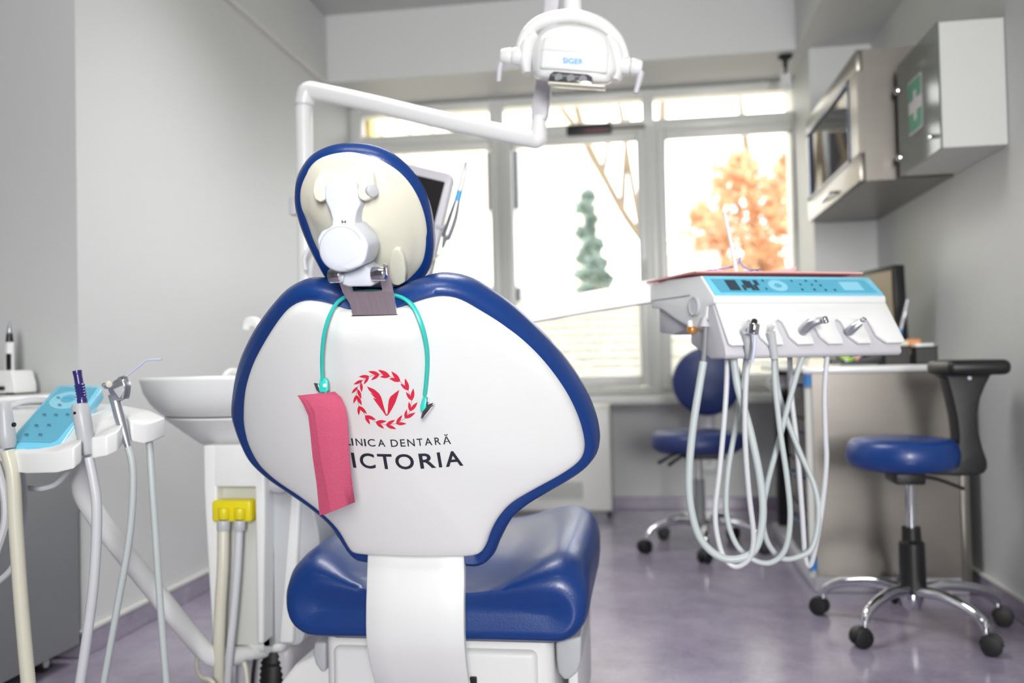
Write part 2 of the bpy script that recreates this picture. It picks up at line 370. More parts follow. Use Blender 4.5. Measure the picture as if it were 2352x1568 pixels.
for s, x0, x1 in ((s2, -.60, .0), (s3, .17, .76), (s1, -1.45, -.80)):
    for k, wd in enumerate(WORDS):
        t = text_vf(wd, .012); wd_ = min(x1-x0, .0235*len(wd)); zt = 1.035-k*.0415
        vs, fs = fit(t, x1-.015, x1-.015-wd_, zt-.012, zt+.012)
        mk('lettering', ([V((v[0], 4.5765, v[1])) for v in vs], fs), 'grey', s, 0)
# ================================================================== OUTSIDE
struct('ground', bb(-30, 40, 5.2, 70, -1.2, -1.0), 'ground', 'pale ground outside the windows', 'ground')
an = thing('annex_wall', 'cream building wing clad in horizontal boards outside the cuspidor-side window', 'building', (-1.75, 6.5, -1))
mk('wall', bb(-2.6, -1.72, 4.9, 8.3, -1, 4.6), 'siding', an, 0)
mk('corner_post', bb(-1.80, -1.44, 8.05, 8.35, -1, 4.6), 'siding', an, 0)
for k in range(22):
    z = -.6+k*.21
    mk('plank', ([V(p) for p in ((-1.72, 4.9, z), (-1.72, 8.05, z), (-1.685, 8.05, z), (-1.685, 4.9, z), (-1.72, 4.9, z+.205), (-1.72, 8.05, z+.205), (-1.708, 8.05, z+.205), (-1.708, 4.9, z+.205))],
       [(0, 3, 2, 1), (4, 5, 6, 7), (0, 1, 5, 4), (1, 2, 6, 5), (2, 3, 7, 6), (3, 0, 4, 7)]), 'siding', an, 0)
mk('plaster_post', bb(-1.62, -1.50, 4.82, 4.95, -1, 4.0, .01), 'tanp', None, 30, 'tan plaster post just outside the cuspidor-side window', 'post')
fb = thing('white_building', 'pale overexposed building far behind the bare branch', 'building', (-2.6, 21, -1))
mk('wall', bb(-4.6, -.95, 20, 24, -1, 14), 'siding', fb, 0)
mk('downpipe', cyl((-1.1, 19.9, -1), (-1.1, 19.9, 14), .12, 10), 'grey', fb)
for k in range(3):
    q = mk('window', bb(-3.6, -2.6, 19.94, 20.02, 1+k*3.2, 2.6+k*3.2), 'grey', fb, 0)
    mk('pane', bb(-3.52, -2.68, 19.92, 19.97, 1.1+k*3.2, 2.5+k*3.2), 'screen', q, 0)
def foliage(name, par, m, centers, nleaf, size, seed):
    r = random.Random(seed); vs, fs = [], []
    for c, rad in centers:
        for i in range(int(nleaf)):
            d = V((r.gauss(0, 1), r.gauss(0, 1), r.gauss(0, 1))).normalized()*(r.random()**.45); p = V(c)+V((d.x*rad[0], d.y*rad[1], d.z*rad[2]))
            a = V((r.gauss(0, 1), r.gauss(0, 1), r.gauss(0, 1))).normalized(); b = a.orthogonal().normalized(); s = size*(.5+r.random())
            k = len(vs); vs += [p-a*s, p+b*s*.45, p+a*s, p-b*s*.45]; fs.append((k, k+1, k+2, k+3))
    return mk(name, (vs, fs), m, par, 0, kind='stuff')
def tree(name, label, px, y, trunk_r, top, m, blobs, nleaf, size, seed, limbs):
    b = P(px, 840, y); t = thing(name, label, 'tree', (b.x, y, -1))
    mk('trunk', tube([(b.x, y, -1), (b.x+.1, y, top*.5), (b.x-.1, y, top)], [trunk_r, trunk_r*.7, trunk_r*.3], 8, 4), 'bark', t)
    for l in limbs:
        pts = [P(q[0], q[1], y+rnd.uniform(-.4, .4)) for q in l]; mk('branch', tube(pts, [trunk_r*.35]+[trunk_r*.22]*(len(pts)-2)+[trunk_r*.12], 6, 3), 'bark', t)
    cs = [(P(q[0], q[1], y+rnd.uniform(-1, 1)), (q[2]*y/F, q[2]*y/F, q[3]*y/F)) for q in blobs]
    foliage('foliage', t, m, cs, nleaf, size, seed)
tree('autumn_tree', 'tall tree with orange leaves nearest the pier', 1730, 15, .16, 5.2, 'leafo',
     [(1690, 400, 55, 50), (1660, 470, 70, 60), (1740, 430, 70, 60), (1800, 420, 50, 70), (1790, 510, 60, 60), (1700, 560, 70, 60), (1770, 590, 60, 50), (1830, 480, 60, 90), (1640, 540, 50, 50), (1830, 370, 40, 50), (1700, 370, 30, 20), (1600, 600, 60, 40)], 200, .10, 3,
     [[(1728, 640), (1700, 520), (1690, 400)], [(1728, 620), (1765, 520), (1800, 420)]])
tree('autumn_tree', 'lower orange tree in front of the tall one, by the window mullion', 1600, 17, .12, 3.0, 'leafo',
     [(1575, 570, 45, 40), (1620, 590, 55, 45), (1560, 620, 40, 40), (1660, 620, 60, 40), (1610, 500, 30, 30), (1760, 640, 80, 30)], 180, .10, 4, [[(1605, 640), (1590, 560), (1575, 520)]])
tree('conifer_tree', 'dark conifer standing behind the middle window', 1372, 16, .06, 3.0, 'leafg',
     [(1350, 450, 16, 14), (1345, 478, 22, 14), (1358, 505, 14, 14), (1345, 535, 26, 14), (1362, 562, 26, 14), (1345, 590, 26, 14), (1372, 604, 26, 12), (1355, 628, 34, 16), (1384, 640, 26, 12), (1360, 668, 46, 18), (1370, 710, 52, 34)], 95, .11, 5, [])
bt = P(1475, 560, 8); bare = thing('bare_tree', 'bare tree with a slanting branch in front of the middle window', 'tree', (bt.x+.3, 8, -1))
mk('trunk', tube([V((P(1565, 1000, 8.2).x, 8.2, -1.02)), P(1560, 1000, 8.2), P(1530, 700, 8.1), P(1495, 570, 8)], [.09, .08, .07, .04], 8, 4), 'bark', bare)
for l, r in (([(1495, 570), (1440, 500), (1385, 400), (1345, 320), (1310, 190)], .03), ([(1475, 540), (1452, 420), (1440, 350), (1425, 250), (1400, 150)], .022), ([(1430, 480), (1438, 330), (1450, 200)], .02), ([(1385, 400), (1400, 300), (1395, 200)], .018), ([(1500, 560), (1520, 400), (1522, 240), (1530, 150)], .03), ([(1345, 320), (1285, 240), (1270, 180)], .02)):
    mk('branch', tube([P(a, b, 8) for a, b in l], [r*1.5]+[r*1.2]*(len(l)-2)+[r*.8], 6, 4), 'bark', bare)
# ================================================================== DENTAL CHAIR
chair = thing('dental_chair', 'navy leather dental chair with white shell back, seen from behind', 'dental chair', (-.38, 1.75, 0))
SB, ST = Qx(955, 1270, -.38), Qx(861, 715, -.38)
VB = (ST-SB).normalized(); NB = V((0, -VB.z, VB.y)); KB = 1.0
if NB.y > 0: NB = -NB
def back_pt(u, v, n): return SB+VB*v+V((1, 0, 0))*u+NB*(n-KB*u*u)
def back_uv(px, py, n0=0.0):
    n = n0
    for _ in range(25):
        p = Qp(px, py, SB+NB*n, NB); u = p.x-SB.x; n = n0-KB*u*u
    return (u, (p-SB).dot(VB))
SH = [(562, 940), (566, 890), (580, 840), (605, 790), (640, 735), (668, 705), (700, 692), (735, 694), (765, 701), (790, 708), (812, 712), (862, 713), (912, 708), (940, 700), (970, 690), (1000, 683), (1030, 682), (1060, 690), (1100, 712), (1150, 742), (1200, 780), (1250, 830), (1295, 890), (1325, 950), (1340, 1000), (1342, 1035), (1328, 1058), (1290, 1085), (1230, 1118), (1180, 1148), (1150, 1180), (1130, 1215), (1119, 1245), (1108, 1262), (1085, 1270), (1020, 1272), (955, 1272), (890, 1270), (850, 1268), (820, 1264), (806, 1255), (795, 1238), (775, 1205), (740, 1170), (690, 1132), (640, 1098), (600, 1060), (575, 1015), (564, 975)]
CU = [(537, 930), (541, 880), (552, 830), (570, 785), (595, 740), (625, 700), (655, 668), (690, 648), (730, 645), (775, 655), (815, 672), (862, 680), (905, 668), (950, 648), (1000, 634), (1045, 636), (1085, 648), (1120, 668), (1170, 702), (1220, 745), (1270, 795), (1315, 850), (1350, 905), (1370, 955), (1378, 1000), (1374, 1030), (1355, 1058), (1320, 1085), (1260, 1120), (1215, 1148), (1180, 1180), (1155, 1225), (1140, 1260), (1120, 1280), (1095, 1287), (1050, 1285), (955, 1284), (880, 1282), (850, 1278), (825, 1272), (805, 1255), (785, 1225), (760, 1190), (720, 1155), (670, 1120), (620, 1085), (580, 1045), (557, 1000), (543, 960)]
shp = resample(cr([back_uv(a, b, -.012) for a, b in SH], 5, True), 190)
cup = resample(cr([back_uv(a, b, -.040) for a, b in CU], 5, True), 190)
VTOP = (ST-SB).length
def sh_front(u, v, t):
    h = .004+.008*(1-t*t)
    q = min(1, max(0, (v-VTOP*.55)/(VTOP*.45)))
    return h+.009*q*math.exp(-(u/.078)**6)*min(1, (1-t)*9)
shell_vf = pillow(shp, back_pt, [(.012, .0035), (.006, .0015), (.002, -.004), (0, -.012), (0, -.045)], front=sh_front, steps=16, ctr=(0, VTOP*.5))
shell = mk('back_shell', shell_vf, 'shell', chair, 60)
mk('back_cushion', pillow(cup, back_pt, [(.03, -.02), (.016, -.012), (.006, -.018), (.001, -.03), (0, -.045), (.004, -.065), (.014, -.08), (.03, -.086)], front=lambda u, v, t: -.03, back=lambda u, v, t: -.086+.03*(1-t), steps=6, ctr=(0, VTOP*.5)), 'navy', chair, 60)
# print on the shell: each mark is laid on the curved surface
BV = BVHTree.FromPolygons([V(v) for v in shell_vf[0]], shell_vf[1])
def on_shell(px, py, lift=.0009):
    d = ray(px, py).normalized(); h = BV.ray_cast(CAM, d)
    return h[0]-d*lift if h[0] else Qp(px, py, SB, NB)
def decal(name, polys, m, lift=.0009, par=shell):
    vs, fs = [], []
    for p in polys:
        k = len(vs); vs += [on_shell(a, b, lift) for a, b in p]; fs.append(list(range(k, k+len(p))))
    return mk(name, (vs, fs), m, par, 0)
def z2(x, y): return (790+x/6.03, 830+y/6.03)
stem = [(490, 178), (640, 205), (780, 275), (890, 395), (940, 540), (915, 685), (850, 785), (725, 860), (580, 878), (440, 835), (295, 745), (205, 615), (170, 465), (190, 350), (260, 260), (350, 203), (490, 178)]
nodes = stem[:-1]
leaves = [((640, 205), (472, 115)), ((640, 205), (497, 213)), ((780, 275), (655, 135)), ((780, 275), (625, 232)), ((893, 400), (845, 232)), ((893, 400), (780, 305)), ((940, 540), (962, 370)), ((940, 540), (857, 420)),
          ((916, 688), (1020, 562)), ((916, 688), (900, 553)), ((845, 788), (990, 707)), ((845, 788), (870, 660)), ((722, 862), (866, 860)), ((722, 862), (808, 740)), ((580, 878), (725, 935)), ((580, 878), (710, 808)),
          ((440, 838), (558, 930)), ((440, 838), (592, 826)), ((292, 748), (362, 873)), ((292, 748), (446, 806)), ((205, 615), (205, 745)), ((205, 615), (320, 725)), ((172, 465), (132, 583)), ((172, 465), (248, 607)),
          ((190, 352), (106, 442)), ((190, 380), (240, 520)), ((260, 258), (133, 318)), ((238, 290), (245, 425)), ((352, 205), (205, 210)), ((345, 210), (272, 318)), ((492, 178), (337, 135)), ((492, 178), (375, 258))]
LP = []
for (x0, y0), (x1, y1) in leaves:
    dx, dy = x1-x0, y1-y0; L = math.hypot(dx, dy); nx, ny = -dy/L, dx/L; w = L*.15; side = []
    pts = [(t, w*math.sin(math.pi*t**.85)) for t in (0, .15, .3, .45, .6, .75, .88, 1)]
    LP.append([z2(x0+dx*t+nx*h, y0+dy*t+ny*h) for t, h in pts]+[z2(x0+dx*t-nx*h, y0+dy*t-ny*h) for t, h in pts[-2:0:-1]])
decal('laurel_emblem', LP, 'red')
SP = []
for i in range(len(stem)-1):
    (xa, ya), (xb, yb) = stem[i], stem[i+1]; L = math.hypot(xb-xa, yb-ya); nx, ny = -(yb-ya)/L*2, (xb-xa)/L*2
    SP.append([z2(xa+nx, ya+ny), z2(xb+nx, yb+ny), z2(xb-nx, yb-ny), z2(xa-nx, ya-ny)])
decal('laurel_stem', SP, 'redd', .0006)
WL = [(318, 343), (420, 385), (485, 440), (520, 500), (545, 600), (575, 700), (585, 730), (600, 735), (606, 690), (612, 600), (622, 530), (645, 485), (700, 440), (768, 392), (745, 470), (715, 560), (670, 650), (625, 725), (600, 752), (578, 748), (540, 695), (470, 600), (400, 503), (450, 520), (425, 500), (362, 430), (432, 465), (390, 440), (345, 395)]
decal('wing_emblem', [[z2(a, b) for a, b in WL]], 'red')
def curve_line(xs, ys):
    def f(x):
        for i in range(len(xs)-1):
            if x <= xs[i+1] or i == len(xs)-2:
                t = (x-xs[i])/(xs[i+1]-xs[i]); return ys[i]+(ys[i+1]-ys[i])*t
    return f
def shell_text(name, letters, base, cap, lean, bold, m='ink'):
    """letters: (glyph, x left, x right) in the photograph along a gently curved base line"""
    vs, fs = [], []
    for g, xa, xb in letters:
        t = text_vf(g, bold); q = t[0]; x0, x1 = min(v[0] for v in q), max(v[0] for v in q); y0 = min(v[1] for v in q) if g in 'VA' else 0
        hh = {'Ă': .7}.get(g, .7); k = len(vs)
        for v in q:
            h = v[1]/.73*cap; x = xa+(v[0]-x0)/(x1-x0)*(xb-xa); vs.append(on_shell(x-lean*h, base(x)-h))
        fs += [[i+k for i in f] for f in t[1]]
    mk(name, (vs, fs), m, shell, 0)
zx = lambda a: 790+a/6.03
shell_text('lettering', [('C', 781, 795.5), ('L', 798.5, 806.5), ('I', zx(112), zx(134)), ('N', zx(170), zx(262)), ('I', zx(287), zx(310)), ('C', zx(335), zx(440)), ('A', zx(476), zx(578)), ('D', zx(655), zx(756)), ('E', zx(787), zx(856)), ('N', zx(886), zx(986)), ('T', zx(1018), zx(1098)), ('A', zx(1124), zx(1228)), ('R', zx(1264), zx(1346)), ('Ă', zx(1376), zx(1486))],
           curve_line([780, 806, 845, 900, 950, 990, 1036], [1019, 1022.5, 1024.5, 1025.8, 1024.5, 1022, 1019]), 17.5, .15, .008)
shell_text('lettering', [('V', 765, 803), ('I', zx(128), zx(172)), ('C', zx(236), zx(445)), ('T', zx(488), zx(690)), ('O', zx(728), zx(985)), ('R', zx(1062), zx(1280)), ('I', zx(1318), zx(1362)), ('A', zx(1412), zx(1655))],
           curve_line([765, 815, 880, 930, 975, 1015, 1065], [1069, 1073, 1076, 1076.5, 1075, 1072, 1068]), 35, .17, .018)
# strap slot and steel bracket
yB = on_shell(860, 722).y
decal('bracket_slot', [[(806, 708), (912, 706), (913.5, 723), (807, 726)]], 'rubber', .0006)
def row(a, b, ya, yb, y): return P(a, ya, y), P(b, yb, y)
rows = [(779, 897, 648, 640, 1.190), (787, 902, 671, 669, 1.197), (794, 904, 682, 679, 1.202), (803, 906, 697, 693, yB-.016), (807, 909, 710, 709, yB-.010), (809.5, 911.5, 724, 722, yB-.004)]
back = V((0, .004, .002)); E_ = []
for q in rows:
    l, r = row(*q); E_.append([l, r, r+back, l+back])
br = mk('bracket', loft(E_[1:]), 'steel2', chair, 30)
l0, r0 = row(*rows[0]); l1, r1 = row(*rows[1])
def quadloft(a, b, c, d): return loft([[a, b, b+back, a+back], [c, d, d+back, c+back]])
mk('bracket_tongue', quadloft(l0, lerp(l0, r0, .2), l1, lerp(l1, r1, .2)), 'steel2', br, 30)
mk('bracket_tongue', loft([[P(880, 606, 1.178), P(889, 609, 1.178), P(889, 609, 1.178)+back, P(880, 606, 1.178)+back], [lerp(l0, r0, .8), r0, r0+back, lerp(l0, r0, .8)+back], [lerp(l1, r1, .8), r1, r1+back, lerp(l1, r1, .8)+back]]), 'steel2', br, 30)
# headrest
HB, HT = Qx(890, 662, -.38), V((-.38, 0, 0))
HT = Qx(805, 327, -.38); HB = P(890, 662, 1.31); HT = P(805, 327, 1.143)
VH = (HT-HB); VH.x = 0; VH.normalize(); NH = V((0, -VH.z, VH.y)); HO = (HT+HB)/2
if NH.y > 0: NH = -NH
def head_pt(u, v, n): return HO+V((1, 0, 0))*u+VH*v+NH*n
def head_uv(px, py, n=0.0): p = Qp(px, py, HO+NH*n, NH); return (p.x-HO.x, (p-HO).dot(VH))
HS = [(687, 450), (690, 425), (703, 395), (722, 372), (750, 358), (785, 351), (820, 352), (865, 363), (905, 385), (937, 415), (960, 450), (975, 490), (982, 530), (981, 570), (972, 605), (952, 632), (928, 652), (908, 659), (885, 660), (850, 660), (805, 655), (775, 640), (748, 605), (722, 560), (702, 505), (690, 475)]
HCU = [(679, 445), (682, 410), (694, 382), (715, 355), (745, 337), (780, 327), (820, 326), (860, 332), (900, 348), (935, 375), (965, 410), (985, 450), (997, 500), (1001, 550), (997, 590), (985, 620), (962, 645), (935, 662), (900, 672), (850, 676), (800, 672), (772, 658), (757, 639), (737, 605), (714, 560), (695, 515), (683, 475)]
hsp = resample(cr([head_uv(a, b, .0) for a, b in HS], 5, True), 120); hcp = resample(cr([head_uv(a, b, -.022) for a, b in HCU], 5, True), 120)
def hs_front(u, v, t): return .008+.034*(1-t**2.4)
hs = mk('headrest_shell', pillow(hsp, head_pt, [(.010, .0075), (.004, .005), (.001, .0), (0, -.012)], front=hs_front, steps=12), 'cream', chair, 60)
mk('headrest_cushion', pillow(hcp, head_pt, [(.022, .0), (.010, .002), (.003, -.006), (0, -.018), (.008, -.034), (.022, -.046), (.04, -.050)], front=lambda u, v, t: -.01, back=lambda u, v, t: -.050+.012*(1-t), steps=5), 'navy', chair, 60)
def hn(px, py, n): u, v = head_uv(px, py, n); return head_pt(u, v, n)
def hplate(pts, n0, n1, bev=.004, seg=3):
    return prism([hn(a, b, n1) for a, b in pts], -NH*(n1-n0), bev, seg)
bump = [(900, 655), (893, 630), (893, 600), (898, 580), (907, 570), (918, 572), (927, 590), (932, 620), (930, 650), (916, 658)]
mk('shell_boss', hplate(bump, .0, .034, .012, 5), 'cream', hs, 60)
def yplate(pts, y, d, bev=.005, seg=3): return prism([P(a, b, y) for a, b in pts], (0, d, .012*d/.05), bev, seg)
for pts in ([(717, 440), (721, 415), (733, 396), (750, 394), (757, 400), (751, 430), (748, 458), (735, 465), (722, 458)], [(820, 440), (824, 412), (836, 392), (850, 389), (857, 400), (859, 440), (850, 458), (835, 463), (823, 456)]):
    lg = mk('hinge_lug', yplate(pts, 1.150, .06, .005, 3), 'cream', chair, 50)
    if pts[0][0] > 800: mk('axle_cap', cyl(P(848, 438, 1.160), P(857, 438, 1.148), .0085, 20, .001), 'grey', lg)
arm_pts = [(746, 425), (752, 415), (800, 411), (813, 414), (819, 424), (821, 452), (828, 470), (820, 485), (815, 505), (818, 525), (760, 525), (762, 503), (757, 485), (747, 462), (744, 445)]
arm = mk('headrest_arm', yplate(arm_pts, 1.148, .045, .008, 4), 'whitec', chair, 60)
mk('screw', cyl(P(790, 509, 1.146), P(790, 509, 1.152), .0034, 14, .0006), 'chrome', arm)
kn = [(738, 530), (755, 524), (764, 514), (790, 517), (812, 514), (825, 530), (838, 545), (846, 565), (842, 585), (838, 600), (828, 612), (800, 622), (770, 614), (748, 602), (738, 590), (730, 572), (727, 550)]
knh = mk('knob_housing', yplate(kn, 1.131, .058, .012, 4), 'whitec', chair, 60)
kax = V((.03, -1, -.10)).normalized(); c0 = P(783, 572, 1.1305); rr = (P(832, 572, 1.126)-P(734, 572, 1.126)).length/2
mk('knob', lathe([(rr, -.014), (rr, -.001), (rr*.985, .0006), (rr*.95, .0014), (.6*rr, .0022), (0, .0026)], c0, kax, 48), 'whitec', knh, 40)
mk('knob_ring', lathe([(rr*1.03, -.014), (rr*1.03, -.0012), (rr*1.01, -.0004), (rr*.99, -.0012), (rr*.99, -.014)], c0, kax, 48), 'grey', knh, 40)
low = [(778, 604), (800, 616), (836, 606), (846, 616), (858, 618), (862, 640), (860, 654), (850, 658), (800, 659), (784, 654), (780, 640)]
mk('tilt_block', yplate(low, 1.160, .045, .006, 3), 'whitec', chair, 60)
for a, b in (((758, 634), (784, 632)), ((856, 629), (885, 628))):
    mk('axle', cyl(P(*a, 1.152), P(*b, 1.150), .0098, 24, .0012), 'chrome', chair)
# white support strap under the back
L_ = [(846, 1262, 1.462), (845, 1272, 1.458), (843, 1330, 1.448), (841, 1400, 1.445), (842, 1470, 1.455), (850, 1525, 1.475), (864, 1575, 1.50), (890, 1640, 1.54)]
R_ = [(1064, 1262, 1.462), (1065, 1272, 1.458), (1066, 1330, 1.448), (1065, 1400, 1.445), (1066, 1470, 1.455), (1070, 1525, 1.475), (1077, 1575, 1.50), (1090, 1640, 1.54)]
ring = []
for (a, b, y), (c, d, _) in zip(cr(L_, 4), cr(R_, 4)):
    l, r = P(a, b, y), P(c, d, y); t = V((0, .014, 0)); m_ = (l+r)/2-V((0, .006, 0)); e = V((.004, 0, 0))
    ring.append([l, l+e-V((0, .003, 0)), lerp(l, m_, .5)-V((0, .003, 0)), m_, lerp(r, m_, .5)-V((0, .003, 0)), r-e-V((0, .003, 0)), r, r+t, m_+t, l+t])
mk('support_strap', loft(ring), 'shell', chair, 50)
# seat cushion: cross-sections along the seat, raised side bolsters
SX0, SX1 = -.672, -.102
def seat_ring(y, x0, x1, zb, zt, sag, rnd_):
    pts = []; n = 40; rnd_ = min(rnd_, (zt-zb)*.52); rb = min(.065, (zt-zb)*.45); cx_ = (x0+x1)/2; hw = (x1-x0)/2
    for i in range(n+1):                         # top from left to right
        s = -math.cos(math.pi*i/n); e = max(0, (abs(s)-(1-rnd_/hw))/(rnd_/hw)); dz = rnd_*(1-math.sqrt(max(0, 1-e*e)))
        pts.append(V((cx_+s*hw, y, zt-dz-sag*math.exp(-(s/.62)**4)*(1-.15*s))))
    for i in range(n+1):
        s = math.cos(math.pi*i/n); e = max(0, (abs(s)-(1-rb/hw))/(rb/hw)); dz = rb*(1-math.sqrt(max(0, 1-e*e)))
        pts.append(V((cx_+s*(hw), y, zb+dz)))
    return pts
SE = []
for y, dx, zb, zt, sag in ((1.560, .06, .325, .345, .004), (1.548, .032, .30, .368, .012), (1.55, .012, .285, .392, .028), (1.565, .004, .276, .410, .046), (1.59, 0, .272, .424, .064), (1.63, 0, .272, .432, .072), (1.70, 0, .275, .437, .07), (1.80, -.002, .28, .439, .06), (1.90, -.004, .285, .441, .05), (2.00, -.002, .29, .443, .042), (2.06, .004, .295, .442, .04), (2.10, .02, .305, .434, .035), (2.12, .05, .32, .41, .02)):
    SE.append(seat_ring(y, SX0+dx, SX1-dx, zb, zt, sag, .062))
mk('seat_cushion', loft(SE), 'navy', chair, 60)
# base
bx0, bx1 = P(747, 1500, 1.64).x, P(1272, 1500, 1.64).x
mk('base_cover', bb(bx0, bx1, 1.64, 2.2, .03, .262, .02, 4), 'shell', chair, 50)
mk('base_panel', bb(bx0+.018, bx1-.03, 1.628, 1.70, .02, .238, .014, 4), 'shell', chair, 50)
mk('seat_plate', bb(-.60, -.17, 1.62, 2.08, .255, .282, .006), 'black', chair, 30)
mk('plate_bolt', cyl((-.27, 1.615, .268), (-.27, 1.632, .268), .008, 10), 'chrome', chair)
mk('side_ear', prism([P(a, b, 1.66) for a, b in ((722, 1475), (748, 1475), (748, 1540), (738, 1545), (724, 1525), (718, 1500))], (0, .3, 0), .006, 3), 'grey', chair, 40)
mk('side_ear', prism([P(a, b, 1.62) for a, b in ((1276, 1475), (1336, 1460), (1334, 1520), (1326, 1545), (1308, 1560), (1296, 1562), (1282, 1545), (1278, 1515))], (0, .3, 0), .006, 3), 'grey', chair, 40)
mk('base_foot', bb(-.62, -.17, 1.75, 2.15, 0, .05, .015, 3), 'shell', chair, 40)
q = [P(640, 1572, 1.70), P(676, 1528, 1.70), P(735, 1500, 1.70), P(760, 1500, 1.70), P(770, 1640, 1.70), P(640, 1640, 1.70)]
mk('base_wing', prism(q, (0, .35, 0), .01, 3), 'shell', chair, 40)
mk('pedal_slot', bb(P(1078, 1570, 1.62).x, P(1094, 1570, 1.62).x, 1.622, 1.64, P(1080, 1600, 1.62).z, P(1080, 1556, 1.62).z, .002), 'rubber', chair, 0)
mk('side_bracket', bb(P(1336, 1500, 1.8).x-.02, P(1336, 1500, 1.8).x, 1.7, 2.1, .03, .28, .006), 'shell', chair, 30)
# ------------------------------------------------------------------ bib chain and bib
bc = thing('bib_chain', 'turquoise bib cord with metal clips hung around the headrest bracket', 'bib chain', tuple(P(860, 700, 1.2)))
def off_shell(px, py, y, gap):
    h = BV.ray_cast(CAM, ray(px, py).normalized())[0]
    return min(y, h.y-gap) if h else y
def flat_cord(pts, y0):
    return [P(a, b, off_shell(a, b, y, .006)) for a, b, y in pts]
mk('cord', tube(flat_cord([(800, 678, 1.235), (775, 695, 1.222), (757, 725, 1.215), (745, 765, 1.22), (740, 810, 1.235), (740, 850, 1.252), (742, 885, 1.262)], 0), .0030, 8, 6, flat=1.5), 'teal', bc)
mk('cord', tube(flat_cord([(895, 676, 1.245), (925, 684, 1.232), (950, 705, 1.222), (968, 745, 1.222), (979, 790, 1.235), (982, 830, 1.25), (979, 880, 1.27), (976, 905, 1.285)], 0), .0031, 8, 6, flat=1.6), 'teal', bc)
mk('cord', tube([P(800, 678, 1.235), P(815, 672, 1.26), P(850, 668, 1.28), P(880, 670, 1.27), P(895, 676, 1.245)], .003, 8, 5), 'teal', bc)
yb = off_shell(742, 885, 1.255, .012)
h1 = mk('clip_holder', prism([P(a, b, yb) for a, b in ((737, 868), (748, 867), (752, 875), (753, 897), (748, 903), (735, 902), (731, 895), (733, 872))], (0, .008, 0), .002), 'teal', bc, 30)
mk('rivet', cyl(P(746, 885, yb-.002), P(746, 885, yb+.002), .0026, 12), 'silver', h1)
mk('clip', join(prism([P(a, b, yb) for a, b in ((739, 900), (748, 900), (748, 913), (739, 913))], (0, .003, 0), .0006), prism([P(a, b, yb+.004) for a, b in ((720, 879), (730, 880), (736, 896), (733, 902), (726, 895))], (0, .003, 0), .0006)), 'chrome', bc, 30)
yc = off_shell(975, 928, 1.285, .012)
mk('clip_holder', prism([P(a, b, yc) for a, b in ((972, 908), (980, 912), (984, 917), (976, 942), (970, 947), (965, 943), (965, 930))], (0, .009, 0), .002), 'teal', bc, 30)
mk('clip', join(prism([P(a, b, yc-.004) for a, b in ((966, 960), (970, 945), (984, 928), (996, 924), (998, 928), (990, 938), (976, 956), (970, 962))], (0, .005, 0), .001), prism([P(a, b, yc) for a, b in ((979, 912), (985, 914), (984, 930), (978, 936))], (0, .004, 0), .001)), 'chrome', bc, 30)
bib = thing('paper_bib', 'folded pink crepe dental bib clipped to the turquoise cord', 'bib', tuple(P(770, 1180, 1.27)))
def sheet(cols, rows_, th=.0012):
    """cols: functions of t giving left and right pixel+depth; thin folded paper"""
    n = len(rows_); A = []
    for l, r in rows_:
        a, b = P(*l), P(*r); k = [lerp(a, b, s/6)-V((0, .004*math.sin(math.pi*s/6), 0)) for s in range(7)]
        A.append(k+[p+V((0, th, 0)) for p in reversed(k)])
    return loft(A)
front = [((693, 907, 1.25), (768, 899, 1.258)), ((708, 922, 1.246), (783, 912, 1.254)), ((722, 945, 1.244), (793, 935, 1.25)), ((727, 980, 1.245), (798, 965, 1.25)), ((731, 1010, 1.247), (800, 1010, 1.254)), ((738, 1060, 1.252), (803, 1060, 1.262)), ((750, 1120, 1.262), (809, 1115, 1.272)), ((760, 1176, 1.272), (815, 1153, 1.284))]
backf = [((683, 908, 1.255), (765, 900, 1.262)), ((696, 928, 1.255), (780, 913, 1.262)), ((708, 955, 1.26), (790, 936, 1.266)), ((713, 1000, 1.27), (795, 970, 1.268)), ((718, 1050, 1.28), (797, 1050, 1.275)), ((727, 1110, 1.29), (800, 1110, 1.285)), ((734, 1184, 1.305), (808, 1150, 1.30))]
mk('front_fold', sheet(None, front), 'pink', bib, 60); mk('back_fold', sheet(None, backf), 'pink', bib, 60)
mid = [(tuple(x+(3 if i == 0 else 1)*(1 if i < 2 else 0) for i, x in enumerate(l)), r) for l, r in backf]
mk('back_fold', sheet(None, [((l[0]+5+k*.6, l[1], l[2]-.006), (r[0], r[1], r[2]-.004)) for k, (l, r) in enumerate(backf)]), 'pink', bib, 60)
# ================================================================== DENTAL UNIT (cuspidor column)
YU = 1.93
unit = thing('dental_unit', 'white cuspidor column with spittoon bowl beside the dental chair', 'dental unit', tuple(V((P(540, 900, YU).x, YU, 0))))
def pr(px, py, y): return P(px, py, y)
bx, bz0 = P(545, 868, YU).x, 0
sc_ = YU/F
def zp(py, px=545, y=YU): return P(px, py, y).z
rb_ = (P(545, 868, YU).x-P(342, 868, YU).x)
bowl = [(.001, zp(949)), (rb_*.755, zp(949)), (rb_*.80, zp(945)), (rb_*.90, zp(922)), (rb_*.965, zp(897)), (rb_*1.0, zp(868)), (rb_*.99, zp(864)), (rb_*.97, zp(866)), (rb_*.9, zp(892)), (rb_*.7, zp(925)), (rb_*.3, zp(938)), (.001, zp(940))]
bo = (bx, YU+.02, 0)
mk('bowl', lathe(bowl, bo, (0, 0, 1), 48), 'white', unit, 40)
mk('bowl_base', lathe([(.001, zp(1018)), (rb_*.36, zp(1018)), (rb_*.42, zp(1015)), (rb_*.60, zp(985)), (rb_*.765, zp(955)), (rb_*.765, zp(951)), (.001, zp(950.5))], bo, (0, 0, 1), 48), 'white', unit, 40)
